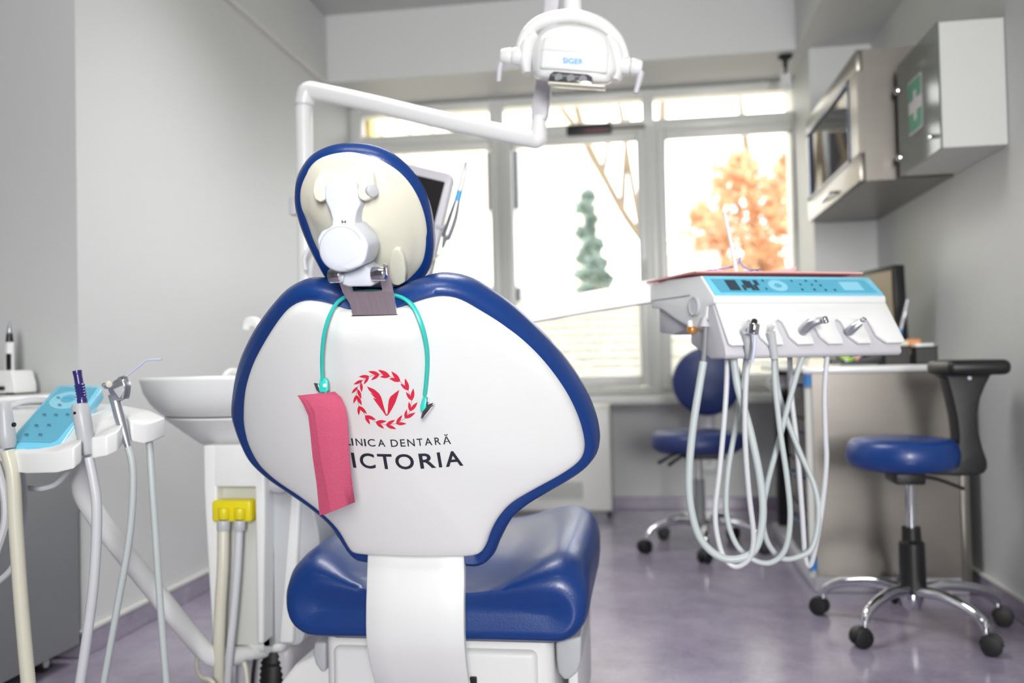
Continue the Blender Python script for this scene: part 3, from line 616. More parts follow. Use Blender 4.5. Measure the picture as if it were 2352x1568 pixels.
# column body with recess
x0, x1 = P(466, 1200, YU-.12).x, P(606, 1200, YU-.12).x
yf = YU-.12
outl = [(466, 1022), (606, 1022), (608, 1200), (604, 1400), (600, 1478), (505, 1478), (494, 1400), (480, 1250), (470, 1120)]
mk('column_front', join(prism([P(a, b, yf) for a, b in ((466, 1022), (498, 1022), (498, 1480), (488, 1480), (474, 1250), (467, 1120))], (0, .06, 0), .006, 3),
   prism([P(a, b, yf) for a, b in ((582, 1022), (608, 1022), (608, 1200), (604, 1480), (590, 1480), (588, 1300))], (0, .06, 0), .006, 3),
   prism([P(a, b, yf) for a, b in ((490, 1022), (590, 1022), (590, 1118), (490, 1118))], (0, .06, 0), .004, 3)), 'white', unit, 40)
mk('column_recess', prism([P(a, b, yf+.03) for a, b in ((488, 1100), (596, 1100), (596, 1480), (488, 1480))], (0, .03, 0)), 'ac', unit, 30)
mk('column_body', bb(x0+.008, x1+.02, yf+.05, YU+.2, zp(1478), zp(1010), .02, 3), 'white', unit, 40)
mk('column_cover', prism(cr([P(a, b, YU-.07) for a, b in ((600, 1110), (640, 1090), (690, 1110), (722, 1180), (735, 1260), (728, 1350), (705, 1420), (690, 1478), (640, 1478), (602, 1478))], 5, True), (0, .28, 0), .02, 3), 'grey', unit, 40)
mk('cover_rib', prism([P(a, b, YU-.085) for a, b in ((668, 1130), (690, 1130), (672, 1478), (640, 1478))], (0, .02, 0), .006, 3), 'white', unit, 40)
mk('cover_cap', lathe([(.036, 0), (.036, .012), (.03, .018), (0, .02)], P(650, 1100, YU-.07), (0, -.85, .5), 28), 'lgrey', unit, 40)
mk('column_plinth', bb(x0+.02, x1+.02, YU-.03, YU+.26, 0, zp(1478)+.004, .02, 3), 'lgrey', unit, 40)
# taps
tp = P(575, 745, YU+.1)
mk('cup_filler', tube([P(600, 800, YU+.1), P(598, 758, YU+.1), P(588, 740, YU+.1), P(570, 741, YU+.1), P(565, 756, YU+.1)], [.011, .0115, .013, .013, .011], 14, 6), 'white', unit)
mk('bowl_rinser', tube([P(556, 862, YU+.1), P(545, 852, YU+.08), P(528, 853, YU+.06), P(516, 862, YU+.04)], [.007, .008, .008, .006], 12, 5), 'white', unit)
# yellow holder with the two suction connections
yh = yf+.012
yl = mk('hose_holder', bb(P(495, 1150, yh).x, P(585, 1150, yh).x, yh-.02, yh+.02, zp(1196, y=yh), zp(1146, y=yh), .007, 3), 'yellow', unit, 40)
for px in (515, 552):
    mk('hose_socket', join(cyl(P(px, 1192, yh-.02), P(px, 1165, yh-.02), .013, 18, .003)), 'yellow', yl, 40)
mk('hose_cuff', cyl(P(514, 1218, yh-.02), P(514, 1194, yh-.02), .0145, 18, .002), 'grey', unit)
mk('hose_cuff', cyl(P(551, 1218, yh-.02), P(551, 1194, yh-.02), .0125, 18, .002), 'grey', unit)
def ribbed(pts, r, pitch, n=14, amp=.10, k=8):
    c = [V(p) for p in cr(pts, k)]; out = [(c[0], 0)]; L = 0; seg = []
    for i in range(1, len(c)): L += (c[i]-c[i-1]).length
    m = int(L/pitch*2); dist = [0]
    for i in range(1, len(c)): dist.append(dist[-1]+(c[i]-c[i-1]).length)
    res = []; rr = []; j = 0
    for i in range(m+1):
        s = L*i/m
        while j < len(dist)-2 and dist[j+1] < s: j += 1
        t = (s-dist[j])/max(dist[j+1]-dist[j], 1e-9); res.append(lerp(c[j], c[j+1], t)); rr.append(r*(1+amp*(.5 if i % 2 else -.5)))
    return tube(res, rr, n, 1)
mk('suction_hose', ribbed([P(514, 1216, yh-.02), P(512, 1300, yh-.03), P(506, 1400, yh-.035), P(503, 1500, yh-.03), P(502, 1640, yh)], .0125, .0065), 'hosec', unit, 60)
mk('suction_hose', tube([P(550, 1216, yh-.02), P(546, 1300, yh-.025), P(538, 1400, yh-.03), P(528, 1500, yh-.03), P(518, 1640, yh)], .0085, 12), 'hosew', unit, 60)
mk('drain_hose', ribbed([P(632, 1470, YU), P(630, 1520, YU-.01), P(628, 1580, YU-.02), P(626, 1680, YU-.02)], .031, .013, 20, .12), 'rubber', unit, 60)
mk('drain_tube', tube([P(455, 1500, 1.8), P(452, 1530, 1.8), P(462, 1555, 1.78), P(490, 1568, 1.76), P(520, 1640, 1.76)], .005, 8), 'hosec', unit, 60)
mk('drain_tube', tube([P(560, 1520, 1.8), P(566, 1545, 1.8), P(575, 1640, 1.8)], .005, 8), 'hosec', unit, 60)
mk('drain_tube', tube([P(585, 1515, 1.85), P(580, 1560, 1.85), P(578, 1640, 1.85)], .004, 8), 'rubber', unit, 60)
# ================================================================== ASSISTANT TRAY on its white arm
tray = thing('assistant_tray', 'white assistant instrument tray with blue-covered keypad on a white arm', 'instrument tray', tuple(P(190, 1040, 1.45)))
topP = [(10, 1034, 1.37), (60, 1040, 1.355), (130, 1038, 1.35), (170, 1028, 1.355), (186, 1013, 1.37), (190, 1002, 1.41), (203, 1002, 1.41), (212, 1006, 1.395), (245, 1000, 1.40), (270, 990, 1.415), (281, 975, 1.44), (284, 962, 1.47), (293, 960, 1.475), (300, 968, 1.465), (330, 975, 1.48), (352, 968, 1.495), (379, 958, 1.53), (345, 942, 1.60), (270, 928, 1.66), (180, 924, 1.68), (60, 930, 1.66), (-40, 940, 1.6), (-70, 990, 1.46), (-40, 1020, 1.39)]
T3 = [P(*q) for q in topP]
mk('tray_body', bevel((T3+[p-V((0, 0, .036+.0)) for p in T3], [list(range(len(T3))), list(range(len(T3), 2*len(T3)))[::-1]]+[[i, (i+1) % len(T3), len(T3)+(i+1) % len(T3), len(T3)+i] for i in range(len(T3))]), .010, 4, 35), 'white', tray, 50)
FL, FR_, BR_, BL = P(10, 1029, 1.372), P(138, 1032, 1.372), P(237, 889, 1.60), P(133, 887, 1.60)
upn = (FR_-FL).cross(BL-FL).normalized()
def pad(s, t, h=0): return lerp(lerp(FL, FR_, s), lerp(BL, BR_, s), t)+upn*h
fp = [(0, .0), (.5, -.01), (1, 0), (1.0, .5), (1, .97), (.9, 1), (.1, 1), (0, .97), (0, .5)]
kp = mk('keypad', prism([pad(s, t, .004) for s, t in fp], -upn*.026, .004, 3), 'blue', tray, 40)
mk('film_flap', prism([pad(1, 0, .003), pad(.9, .0, .003), pad(.4, -.012, .002), pad(.42, -.03, -.010), pad(.8, -.05, -.014), pad(1.06, -.075, -.02)], -upn*.0015), 'blue', kp, 30)
mk('panel', prism([pad(s, t, .0048) for s, t in ((.13, .06), (.8, .06), (.88, .10), (.93, .5), (.92, .95), (.12, .95), (.06, .5), (.08, .1))], -upn*.002), 'panel', kp, 30)
ov = lambda cs, ct, a, b, n=28: [(cs+a*math.cos(2*math.pi*i/n), ct+b*math.sin(2*math.pi*i/n)) for i in range(n)]
mk('dial', prism([pad(s, t, .0054) for s, t in ov(.5, .72, .36, .15)], -upn*.002), 'padl', kp, 30)
mk('dial_centre', prism([pad(s, t, .0059) for s, t in ov(.5, .74, .15, .065)], -upn*.001), 'panel', kp, 30)
mk('display', prism([pad(s, t, .0063) for s, t in ((.42, .735), (.58, .735), (.58, .755), (.42, .755))], -upn*.001), 'lblue', kp, 0)
marks = ([], [])
for cs, ct in ((.27, .745), (.42, .62), (.62, .85), (.27, .46), (.5, .46), (.72, .47), (.29, .29), (.52, .3), (.25, .15), (.5, .155)):
    for a, b, w, h in ((-.035, .012, .05, .007), (-.02, -.006, .012, .02), (.01, -.010, .05, .007), (.02, .004, .012, .016)):
        marks = join(marks, ([pad(cs+a, ct+b, .0064), pad(cs+a+w, ct+b, .0064), pad(cs+a+w, ct+b+h, .0064), pad(cs+a, ct+b+h, .0064)], [(0, 1, 2, 3)]))
mk('key_symbols', marks, 'print', kp, 0, kind='stuff')
mk('arm', tube([P(190, 1010, 1.55), P(188, 1075, 1.56), P(192, 1130, 1.575), P(222, 1185, 1.60), P(262, 1240, 1.63), P(330, 1325, 1.68), P(400, 1412, 1.73), P(455, 1478, 1.775), P(490, 1508, 1.80), P(530, 1507, 1.83), P(608, 1490, 1.9)], [.02]*6+[.0205]*2+[.021, .021, .019], 18, 5), 'white', tray)
mk('cable', tube([P(18, 935, 1.6), P(60, 920, 1.62), P(100, 918, 1.63), P(140, 926, 1.62)], .006, 8), 'hosew', tray)
mk('cable', tube([P(46, 1070, 1.42), P(55, 1120, 1.42), P(57, 1170, 1.42), P(50, 1230, 1.425), P(30, 1300, 1.43), P(-10, 1340, 1.43)], .0055, 8), 'hosew', tray)
mk('cable', tube([P(62, 1120, 1.46), P(95, 1122, 1.46), P(130, 1110, 1.47), P(160, 1078, 1.48)], .005, 8), 'hosew', tray)
mk('cable', tube([P(-10, 1060, 1.36), P(10, 1130, 1.36), P(12, 1200, 1.36), P(-10, 1270, 1.36)], .007, 8), 'hosew', tray)
# instruments resting in the tray
sg = thing('saliva_ejector', 'grey suction handpiece with ribbed navy tip in the middle tray slot', 'suction handle', tuple(P(195, 1020, 1.39)))
ys = 1.40
mk('handle', lathe([(.0, 0), (.0125, .0), (.0145, .004), (.015, .03), (.0142, .055), (.0115, .068), (.0105, .085), (.008, .09), (0, .09)], P(183, 927, ys), P(206, 1060, ys)-P(183, 927, ys), 20), 'grey', sg)
t0, t1 = P(190, 925, ys), P(177, 851, ys); seg = [lerp(t0, t1, i/24) for i in range(25)]
mk('tip', tube(seg, [.0088 if i < 4 else (.0092 if i % 2 else .0074) if i < 14 else .0073 if i < 22 else .0078 for i in range(25)], 16, 1), 'plume', sg, 30)
mk('tip_bore', cyl(lerp(t0, t1, 1.0), lerp(t0, t1, 1.004), .0055, 14), 'rubber', sg)
mk('lever', cyl(P(171, 948, ys-.012), P(177, 948, ys-.012), .0035, 10), 'black', sg)
mk('hose', tube([P(204, 1050, ys), P(214, 1100, ys), P(222, 1160, ys), P(221, 1250, ys), P(214, 1350, ys), P(200, 1460, ys), P(182, 1580, ys), P(170, 1650, ys)], [.008, .0082]+[.0085]*6, 12), 'hosew', sg)
sy = thing('air_water_syringe', 'silver three-way syringe with pale nozzle in the tray slot', 'syringe', tuple(P(290, 1000, 1.45)))
yt = 1.45
mk('body', tube([P(262, 905, yt), P(268, 930, yt), P(277, 965, yt), P(287, 1000, yt), P(294, 1026, yt)], [.0105, .0095, .0095, .0075, .0055], 18, 5), 'silver', sy)
hd = mk('head', prism([P(a, b, yt-.012) for a, b in ((244, 892), (258, 875), (272, 866), (282, 870), (288, 882), (286, 902), (282, 920), (258, 921), (250, 906))], (0, .022, 0), .007, 4), 'silver', sy, 50)
mk('facet', prism([P(a, b, yt-.0135) for a, b in ((259, 894), (283, 884), (285, 898), (274, 915))], (0, .004, 0), .001), 'grey', hd, 30)
mk('button', cyl(P(251, 884, yt-.016), P(248, 880, yt-.010), .0052, 14, .001), 'cream', hd)
mk('button', cyl(P(244, 887, yt-.006), P(240, 884, yt+.002), .0052, 14, .001), 'chrome', hd)
mk('collar', cyl(P(276, 873, yt), P(287, 870, yt-.006), .0065, 16, .001), 'chrome', hd)
mk('nozzle', tube([P(283, 870, yt), P(300, 856, yt), P(318, 842, yt), P(333, 829, yt), P(345, 826, yt), P(371, 825, yt)], .0021, 10, 4), 'pale', sy)
mk('hose', tube([P(294, 1026, yt), P(303, 1060, yt), P(306, 1110, yt), P(302, 1190, yt), P(292, 1270, yt), P(272, 1380, yt), P(252, 1490, yt), P(236, 1580, yt), P(225, 1650, yt)], .0062, 12), 'hose', sy)
hh_ = thing('spare_hose', 'grey-green hose hanging from the pointed end of the assistant tray', 'hose', tuple(P(345, 1020, 1.5)))
mk('hose', tube([P(340, 985, 1.51), P(344, 1030, 1.505), P(350, 1120, 1.5), P(357, 1220, 1.5), P(366, 1360, 1.5), P(375, 1480, 1.5), P(383, 1580, 1.5), P(388, 1650, 1.5)], .0063, 12), 'hose', hh_)
hv = thing('suction_handle', 'large grey suction handle with thick ivory hose at the tray end', 'suction handle', tuple(P(15, 1000, 1.37)))
mk('handle', lathe([(0, 0), (.0095, 0), (.0115, .004), (.0125, .02), (.0145, .055), (.0145, .068), (.011, .078), (0, .078)], P(9, 925, 1.36), P(20, 1060, 1.36)-P(9, 925, 1.36), 22), 'grey', hv)
mk('lever', cyl(P(30, 975, 1.35), P(34, 975, 1.35), .004, 10), 'black', hv)
mk('hose', ribbed([P(17, 1035, 1.36), P(30, 1090, 1.36), P(36, 1200, 1.36), P(46, 1350, 1.36), P(56, 1470, 1.36), P(66, 1580, 1.36), P(72, 1650, 1.36)], .0116, .0048, 16, .06), 'hosec', hv, 60)
# ================================================================== GREY CABINET at the side with a charger on it
cab = thing('mobile_cabinet', 'dark grey mobile cabinet with white top standing in the alcove', 'cabinet', (-1.8, 1.8, 0))
mk('carcass', bb(-2.1, -1.502, 1.3, 2.155, .05, .70, .004), 'dgrey', cab, 30)
mk('worktop', bb(-2.12, -1.495, 1.28, 2.165, .70, .722, .005), 'white', cab, 30)
for cx_, cy_ in ((-1.56, 2.08), (-1.56, 1.38), (-2.04, 2.08), (-2.04, 1.38)):
    w = mk('caster', join(cyl((cx_-.012, cy_, .023), (cx_+.012, cy_, .023), .023, 16, .003)), 'rubber', cab)
    mk('fork', bb(cx_-.02, cx_+.02, cy_-.012, cy_+.012, .035, .052, .003), 'black', w)
    mk('hub', cyl((cx_+.012, cy_, .023), (cx_+.0145, cy_, .023), .011, 12), 'grey', w)
ch = thing('curing_lamp_charger', 'white charger with upright white curing lamp on the grey cabinet', 'charger', (-1.56, 2.12, .722))
xr = P(66, 880, 2.12).x; z0 = .722; z1 = P(40, 850, 2.12).z
mk('base', prism([(xr, 2.07, z0+.004), (xr-.002, 2.07, z0+.03), (xr-.012, 2.07, z1), (xr-.16, 2.07, z1), (xr-.16, 2.07, z0+.004)], (0, .085, 0), .006, 3), 'white', ch, 40)
mk('slot', bb(xr-.09, xr-.030, 2.064, 2.072, z0+.012, z0+.023, .003), 'rubber', ch, 0)
mk('foot', bb(xr-.03, xr-.006, 2.072, 2.15, z0, z0+.008), 'rubber', ch, 0)
pe = thing('curing_lamp', 'white pen-shaped curing lamp with black collar standing in its charger', 'curing lamp', tuple(P(20, 850, 2.11)))
a_, b_2 = P(21, 856, 2.10), P(22, 785, 2.10)
mk('body', cyl(a_, b_2, .0125, 20, .002, .0105), 'white', pe)
mk('stripe', bb(P(9, 800, 2.08).x, P(17, 800, 2.08).x, 2.086, 2.096, P(12, 850, 2.09).z, P(12, 812, 2.09).z, .002), 'screen', pe)
mk('collar', cyl(b_2, P(22, 766, 2.10), .0098, 18, 0, .0075), 'screen', pe)
mk('head', cyl(P(22, 766, 2.10), P(22, 748, 2.10), .0075, 16, .001, .0045), 'silver', pe)
mk('light_tip', cyl(P(22, 748, 2.10), P(22, 738, 2.10), .0028, 10), 'glass', pe)
# ================================================================== OPERATING LAMP
lamp = thing('operating_lamp', 'white operating lamp on a long arm above the dental chair', 'operating lamp', tuple(V((P(702, 600, 2.2).x, 2.2, .3))))
pt, pb = P(701, 214, 2.2), P(704, 640, 2.2)
mk('pole', join(cyl(V((pb.x, 2.2, .35)), V((pb.x, 2.2, P(701, 242, 2.2).z)), .0225, 24)), 'white', lamp)
mk('pole_collar', cyl(V((pb.x, 2.2, P(701, 245, 2.2).z)), V((pb.x, 2.2, P(701, 240, 2.2).z)), .0238, 24), 'lgrey', lamp)
mk('elbow', tube([V((pb.x, 2.2, P(701, 241, 2.2).z)), P(701, 222, 2.2), P(704, 213, 2.2), P(714, 208, 2.2), P(745, 214, 2.195)], [.0235, .0235, .024, .0235, .0225], 22, 5), 'white', lamp)
mk('arm', tube([P(738, 212, 2.196), P(850, 237, 2.18), P(1000, 273, 2.15), P(1150, 305, 2.12), P(1215, 318, 2.105), P(1234, 318, 2.1), P(1236, 296, 2.1), P(1238, 268, 2.1)], [.0225]*4+[.0225, .0228, .0195, .018], 20, 5), 'white', lamp)
sx, sy_ = P(1250, 265, 2.1), P(1262, 175, 2.1)
mk('upright', prism([P(a, b, 2.085) for a, b in ((1219, 274), (1252, 276), (1258, 262), (1290, -60), (1258, -60), (1228, 200), (1220, 250))], (0, .03, 0), .005, 3), 'lgrey', lamp, 40)
mk('hanger', cyl(P(1314, -70, 2.06), P(1317, 48, 2.05), .0215, 22, .002), 'white', lamp)
mk('cable_box', bb(P(667, 470, 2.2).x, P(684, 470, 2.2).x, 2.185, 2.215, P(670, 495, 2.2).z, P(670, 455, 2.2).z, .004), 'lgrey', lamp, 40)
# head in its own slightly rolled frame
LO = P(1312, 120, 2.0); ro = math.radians(5.5); LU = V((math.cos(ro), 0, -math.sin(ro))); LZ = V((math.sin(ro), 0, math.cos(ro))); LN = V((0, -1, 0)); LS = 2.0/F
def lp(px, py, n=0): d = ((px-1312)*LS, -(py-120)*LS); return LO+LU*(d[0]-math.sin(ro)*0)+LZ*0+LN*n+V((0, 0, 0)) if False else P(px, py, 2.0-n)
sil = [(1222, 152), (1221, 120), (1228, 95), (1245, 72), (1275, 58), (1312, 55), (1355, 62), (1390, 78), (1412, 105), (1421, 140), (1420, 165), (1408, 180), (1396, 194), (1340, 194), (1280, 189), (1236, 182), (1226, 172)]
r1 = cr(sil, 3, True); cxp, cyp = 1318, 130
def scl(ps, s, dy=0): return [(cxp+(a-cxp)*s, cyp+dy+(b-cyp)*s) for a, b in ps]
lh = mk('lamp_head', loft([[lp(a, b, -.06) for a, b in scl(r1, .55)], [lp(a, b, -.055) for a, b in scl(r1, .8)], [lp(a, b, -.03) for a, b in scl(r1, .96)], [lp(a, b, 0) for a, b in r1], [lp(a, b, .03) for a, b in scl(r1, .985)], [lp(a, b, .05) for a, b in scl(r1, .90, 1)], [lp(a, b, .06) for a, b in scl(r1, .78, 2)], [lp(a, b, .064) for a, b in scl(r1, .5, 3)]]), 'white', lamp, 70)
mk('front_cover', prism([lp(a, b, .070) for a, b in ((1240, 156), (1244, 110), (1250, 82), (1280, 66), (1315, 62), (1355, 68), (1390, 84), (1398, 120), (1394, 168), (1315, 162))], (0, .03, 0), .006, 3), 'white', lh, 40)
mk('cover_seam', ([lp(a, b, .0705) for a, b in ((1242, 112), (1396, 124), (1396, 125.5), (1242, 113.5))], [(0, 1, 2, 3)]), 'lgrey', lh, 0)
mk('lens_window', prism([lp(a, b, .072) for a, b in ((1258, 188), (1263, 170), (1272, 163), (1350, 170), (1360, 176), (1363, 194))], (0, .02, 0), .002), 'lens', lh, 30)
for k in range(3): mk('led', cyl(lp(1283+k*28, 178+k*2, .0735), lp(1283+k*28, 178+k*2, .071), .009, 14), 'dgrey', lh)
mk('lower_lip', prism([lp(a, b, .073) for a, b in ((1256, 186), (1363, 193), (1390, 196), (1390, 200), (1262, 192))], (0, .03, 0), .002), 'cream', lh, 30)
for side, pts in (('a', [(1211, 170), (1207, 140), (1214, 100), (1232, 80)]), ('b', [(1414, 186), (1420, 150), (1412, 110), (1396, 86)])):
    mk('side_shell', tube([lp(a, b, .012) for a, b in pts], [.010, .017, .016, .008], 16, 5, flat=1.8), 'white', lh)
tv = text_vf('SIGER', .02, 1.0)
vs, fs = fit(tv, 0, 1, 0, 1)
mk('lettering', ([lp(1293+u*47, 145-13*v+u*3.5, .0712) for u, v in vs], fs), 'lblue', lh, 0)
mk('handle_yoke', tube([lp(1197, 128, .02), lp(1196, 105, .02), lp(1210, 75, .02), lp(1245, 48, .02), (lp(1312, 36, .02)), lp(1375, 52, .02), lp(1416, 85, .02), lp(1433, 120, .02), lp(1437, 142, .02)], [.010, .0105, .012, .014, .0145, .014, .012, .0105, .010], 16, 6), 'white', lamp)
for (a, b), (c, d), (e, f), lev in (((1205, 131), (1178, 130), (1150, 129), [(1152, 145), (1148, 155), (1145, 188)]), ((1420, 150), (1448, 153), (1476, 156), [(1472, 165), (1468, 185), (1460, 214)])):
    kb = mk('handle_knob', cyl(lp(a, b, .02), lp(c, d, .02), .0205, 22, .003), 'white', lamp)
    mk('knob_cap', cyl(lp(c, d, .02), lp(e, f, .02), .0195, 22, .006, .0165), 'white', kb)
    mk('lever', tube([lp(x, y, .02) for x, y in lev], [.009, .008, .006], 10, 4), 'lgrey', kb)
# ================================================================== MONITOR of the unit and intraoral camera
mo = thing('unit_monitor', 'tilted white-framed monitor half hidden behind the headrest', 'monitor', tuple(P(870, 640, 2.1)))
fr = [(1041, 400), (985, 640), (712, 640), (768, 335)]
def rc(ps, r):
    out = []
    n = len(ps)
    for i in range(n):
        p = V((*ps[i], 0)); a = (V((*ps[i-1], 0))-p).normalized()*r; b = (V((*ps[(i+1) % n], 0))-p).normalized()*r
        for t in (0, .25, .5, .75, 1): q = (p+a)*(1-t)**2+p*2*t*(1-t)+(p+b)*t*t; out.append((q.x, q.y))
    return out
mk('frame', prism([P(a, b, 2.10) for a, b in rc(fr, 18)], (0, .035, 0), .005, 3), 'lgrey', mo, 40)
mk('screen', prism([P(a, b, 2.098) for a, b in ((1022, 418), (972, 612), (735, 612), (788, 362))], (0, .01, 0)), 'screen', mo, 0)
mk('cable', tube([P(702, 620, 2.12), P(700, 590, 2.12), P(720, 560, 2.13), P(745, 555, 2.14)], .006, 8), 'hosew', mo)
ic = thing('intraoral_camera', 'slim silver intraoral camera pen with a blue band beside the unit monitor', 'camera', tuple(P(1030, 560, 2.08)))
mk('tip', tube([P(1070, 372, 2.08), P(1067, 395, 2.08), P(1056, 440, 2.08)], [.004, .0055, .0065], 12, 4), 'silver', ic)
mk('band', cyl(P(1056, 438, 2.08), P(1050, 462, 2.08), .0075, 14), 'lblue', ic)
mk('grip', tube([P(1050, 462, 2.08), P(1040, 500, 2.08), P(1026, 540, 2.08), P(1022, 548, 2.08)], [.008, .0125, .0125, .009], 14, 5), 'silver', ic)
mk('end_cap', cyl(P(1023, 545, 2.08), P(1017, 568, 2.08), .007, 12, 0, .004), 'dgrey', ic)
mk('cable', tube([P(1018, 566, 2.08), P(1012, 580, 2.08), P(1000, 594, 2.08), P(984, 602, 2.09)], .0028, 8), 'hosec', ic)
mk('clip', cyl(P(1030, 525, 2.095), P(1000, 520, 2.1), .005, 8), 'lgrey', ic)
# ================================================================== DOCTOR'S INSTRUMENT TABLE
it = thing('instrument_table', 'white instrument table with long blue control panel on a swing arm', 'instrument table', tuple(P(1700, 800, 1.9)))
A0 = P(1640, 690, 1.8); th = math.radians(25); TU = V((math.cos(th), math.sin(th), 0)); TW = V((-math.sin(th), math.cos(th), 0)); TL = .418
def T(a, b, z): return V((A0.x, A0.y, 0))+TU*a+TW*b+V((0, 0, z))
prof = [(0, .902), (.052, .950), (.20, .957), (.29, .952), (.29, .898), (.24, .893), (.17, .865), (.11, .845), (.04, .835), (.03, .885), (0, .889)]
mk('table_body', prism([T(0, b, z) for b, z in prof], TU*TL, .004, 3), 'white', it, 40)
mk('lower_body', prism([T(.004, b, z) for b, z in ((.012, .889), (.045, .889), (.11, .85), (.11, .81), (.03, .776), (-.028, .776), (-.034, .783), (-.030, .80))], TU*(TL+.004), .004, 3), 'lgrey', it, 40)
pA, pB = (.0125, .8885), (-.033, .800)
def fpt(a, t, h=0):
    n = V((0, 0, 0))-TW*.89+V((0, 0, .455))*.9
    return T(a, pA[0]+(pB[0]-pA[0])*t, pA[1]+(pB[1]-pA[1])*t)+n*h
notch = [.074, .142, .214, .284, .353]
pl = [(0.006, 0), (TL+.002, 0), (TL+.012, .95), (TL+.006, 1)]
for c in reversed(notch):
    k = .03*(c/TL)
    pl += [(c+.024+k*.3, 1.0), (c+.012, .82), (c+.009, .60), (c+.006, .46), (c-.002, .40), (c-.010, .46), (c-.011, .62), (c-.008, .85), (c-.009, 1.0)]
pl += [(.016, 1), (.010, .95)]
mk('front_plate', prism([fpt(a, t, .0075) for a, t in pl], -(fpt(0, 0, .007)-fpt(0, 0, 0)), .0012, 2), 'white', it, 40)
cpv = lambda a, s, h=0: T(a, .003+.047*s, .905+.043*s)+V((0, 0, .7))*h-TW*h*.7
pn = mk('control_panel', prism([cpv(.004, 0, .002), cpv(TL-.004, 0, .002), cpv(TL-.004, 1, .002), cpv(.004, 1, .002)], cpv(0, 0, 0)-cpv(0, 0, .004), .001), 'blue', it, 30)
mk('panel_field', prism([cpv(.020, .12, .0028), cpv(TL-.016, .12, .0028), cpv(TL-.024, .84, .0028), cpv(.016, .84, .0028)], cpv(0, 0, 0)-cpv(0, 0, .001)), 'panel', pn, 0)
mk('dial', prism([cpv(.165+.022*math.cos(q*.2244), .48+.3*math.sin(q*.2244), .0034) for q in range(28)], cpv(0, 0, 0)-cpv(0, 0, .001)), 'padl', pn, 0)
mk('dial_centre', prism([cpv(.165+.009*math.cos(q*.2244), .48+.11*math.sin(q*.2244), .0038) for q in range(28)], cpv(0, 0, 0)-cpv(0, 0, .0006)), 'panel', pn, 0)
mk('display', prism([cpv(.322, .24, .0034), cpv(.372, .24, .0034), cpv(.372, .70, .0034), cpv(.322, .70, .0034)], cpv(0, 0, 0)-cpv(0, 0, .001)), 'padl', pn, 0)
sy_m = ([], [])
for a, s, w, h in ((.045, .22, .026, .55), (.078, .22, .006, .28), (.085, .34, .012, .42), (.097, .22, .008, .5), (.106, .22, .008, .3), (.112, .5, .01, .27), (.135, .7, .004, .1), (.13, .25, .004, .1), (.205, .7, .004, .09), (.215, .22, .005, .1), (.22, .5, .004, .09), (.24, .7, .005, .1), (.245, .22, .005, .1), (.248, .48, .004, .1), (.265, .7, .005, .1), (.268, .45, .005, .1), (.272, .2, .005, .1), (.295, .2, .005, .1)):
    sy_m = join(sy_m, ([cpv(a, s, .0034), cpv(a+w, s, .0034), cpv(a+w, s+h, .0034), cpv(a, s+h, .0034)], [(0, 1, 2, 3)]))
mk('panel_symbols', sy_m, 'print', pn, 0, kind='stuff')
g0 = T(-.001, .075, .888)
gz = mk('pressure_gauge', lathe([(.0205, 0), (.0205, .004), (.018, .006), (.0165, .004), (0, .004)], g0, -TU, 28), 'grey', it, 30)
mk('gauge_face', cyl(g0-TU*.004, g0-TU*.0046, .0165, 24), 'hosew', gz, 0)
mk('side_seam', prism([T(-.0006, b, z) for b, z in ((.10, .914), (.285, .916), (.285, .9135), (.10, .9115))], TU*.001), 'dgrey', it, 0)
mk('joint_block', prism([T(.01, b, z) for b, z in ((.27, .90), (.27, .84), (.20, .832), (.13, .845), (.17, .89))], TU*.1, .004), 'lgrey', it, 40)
mk('drain_knob', cyl(P(1589, 766, 1.86), P(1589, 750, 1.86), .0105, 18, .002), 'amber', it)
mk('knob_neck', cyl(P(1586, 751, 1.86), P(1584, 736, 1.86), .006, 12), 'white', it)
mk('arm_column', join(cyl((-.47, 2.24, .05), (-.47, 2.24, P(1000, 790, 2.24).z), .035, 24, .004)), 'white', it, 40)
mk('swing_arm', loft([[P(985, 742, 2.2), P(985, 786, 2.2), P(985, 786, 2.2)+V((0, .06, 0)), P(985, 742, 2.2)+V((0, .06, 0))], [P(1150, 708, 2.02), P(1150, 752, 2.02), P(1150, 752, 2.02)+V((0, .05, 0)), P(1150, 708, 2.02)+V((0, .05, 0))], [P(1350, 668, 2.05), P(1350, 716, 2.05), P(1350, 716, 2.05)+V((0, .05, 0)), P(1350, 668, 2.05)+V((0, .05, 0))], [P(1505, 640, 2.07), P(1505, 692, 2.07), P(1505, 692, 2.07)+V((0, .05, 0)), P(1505, 640, 2.07)+V((0, .05, 0))]]), 'ac', it, 30)
mk('tray_liner', prism([T(a, b, .9585) for a, b in ((-.006, .06), (.2, .056), (TL-.01, .06), (TL+.004, .18), (TL-.02, .285), (.2, .292), (-.01, .288))], (0, 0, .003)), 'pinkt', it, 0)
# things lying on the table
zt_ = .9625
tip_ = thing('saliva_tip', 'white saliva tip standing upright on the instrument table', 'saliva tip', tuple(P(1692, 624, 1.93)))
mk('tube', tube([P(1692, 626, 1.93), P(1682, 570, 1.93), P(1668, 505, 1.93), P(1664, 488, 1.93)], [.005, .0048, .0042, .004], 10, 4), 'white', tip_)
mk('rim', cyl(P(1664, 490, 1.93), P(1663.6, 487, 1.93), .0046, 12), 'hosew', tip_)
w1 = thing('wire_loop', 'lavender wire tangle on the instrument table beside the upright tip', 'wire', tuple(P(1700, 626, 1.95)))
mk('wire', tube([P(1625, 624, 1.97), P(1650, 618, 1.97), P(1680, 613, 1.97), P(1695, 605, 1.97), P(1700, 590, 1.97), P(1699, 600, 1.97), P(1708, 613, 1.97), P(1728, 622, 1.97), P(1745, 618, 1.97)], .0022, 8, 5), 'lav', w1)
mk('clasp', box(P(1733, 622, 1.965), (.016, .006, .007), .002), 'blued', w1)
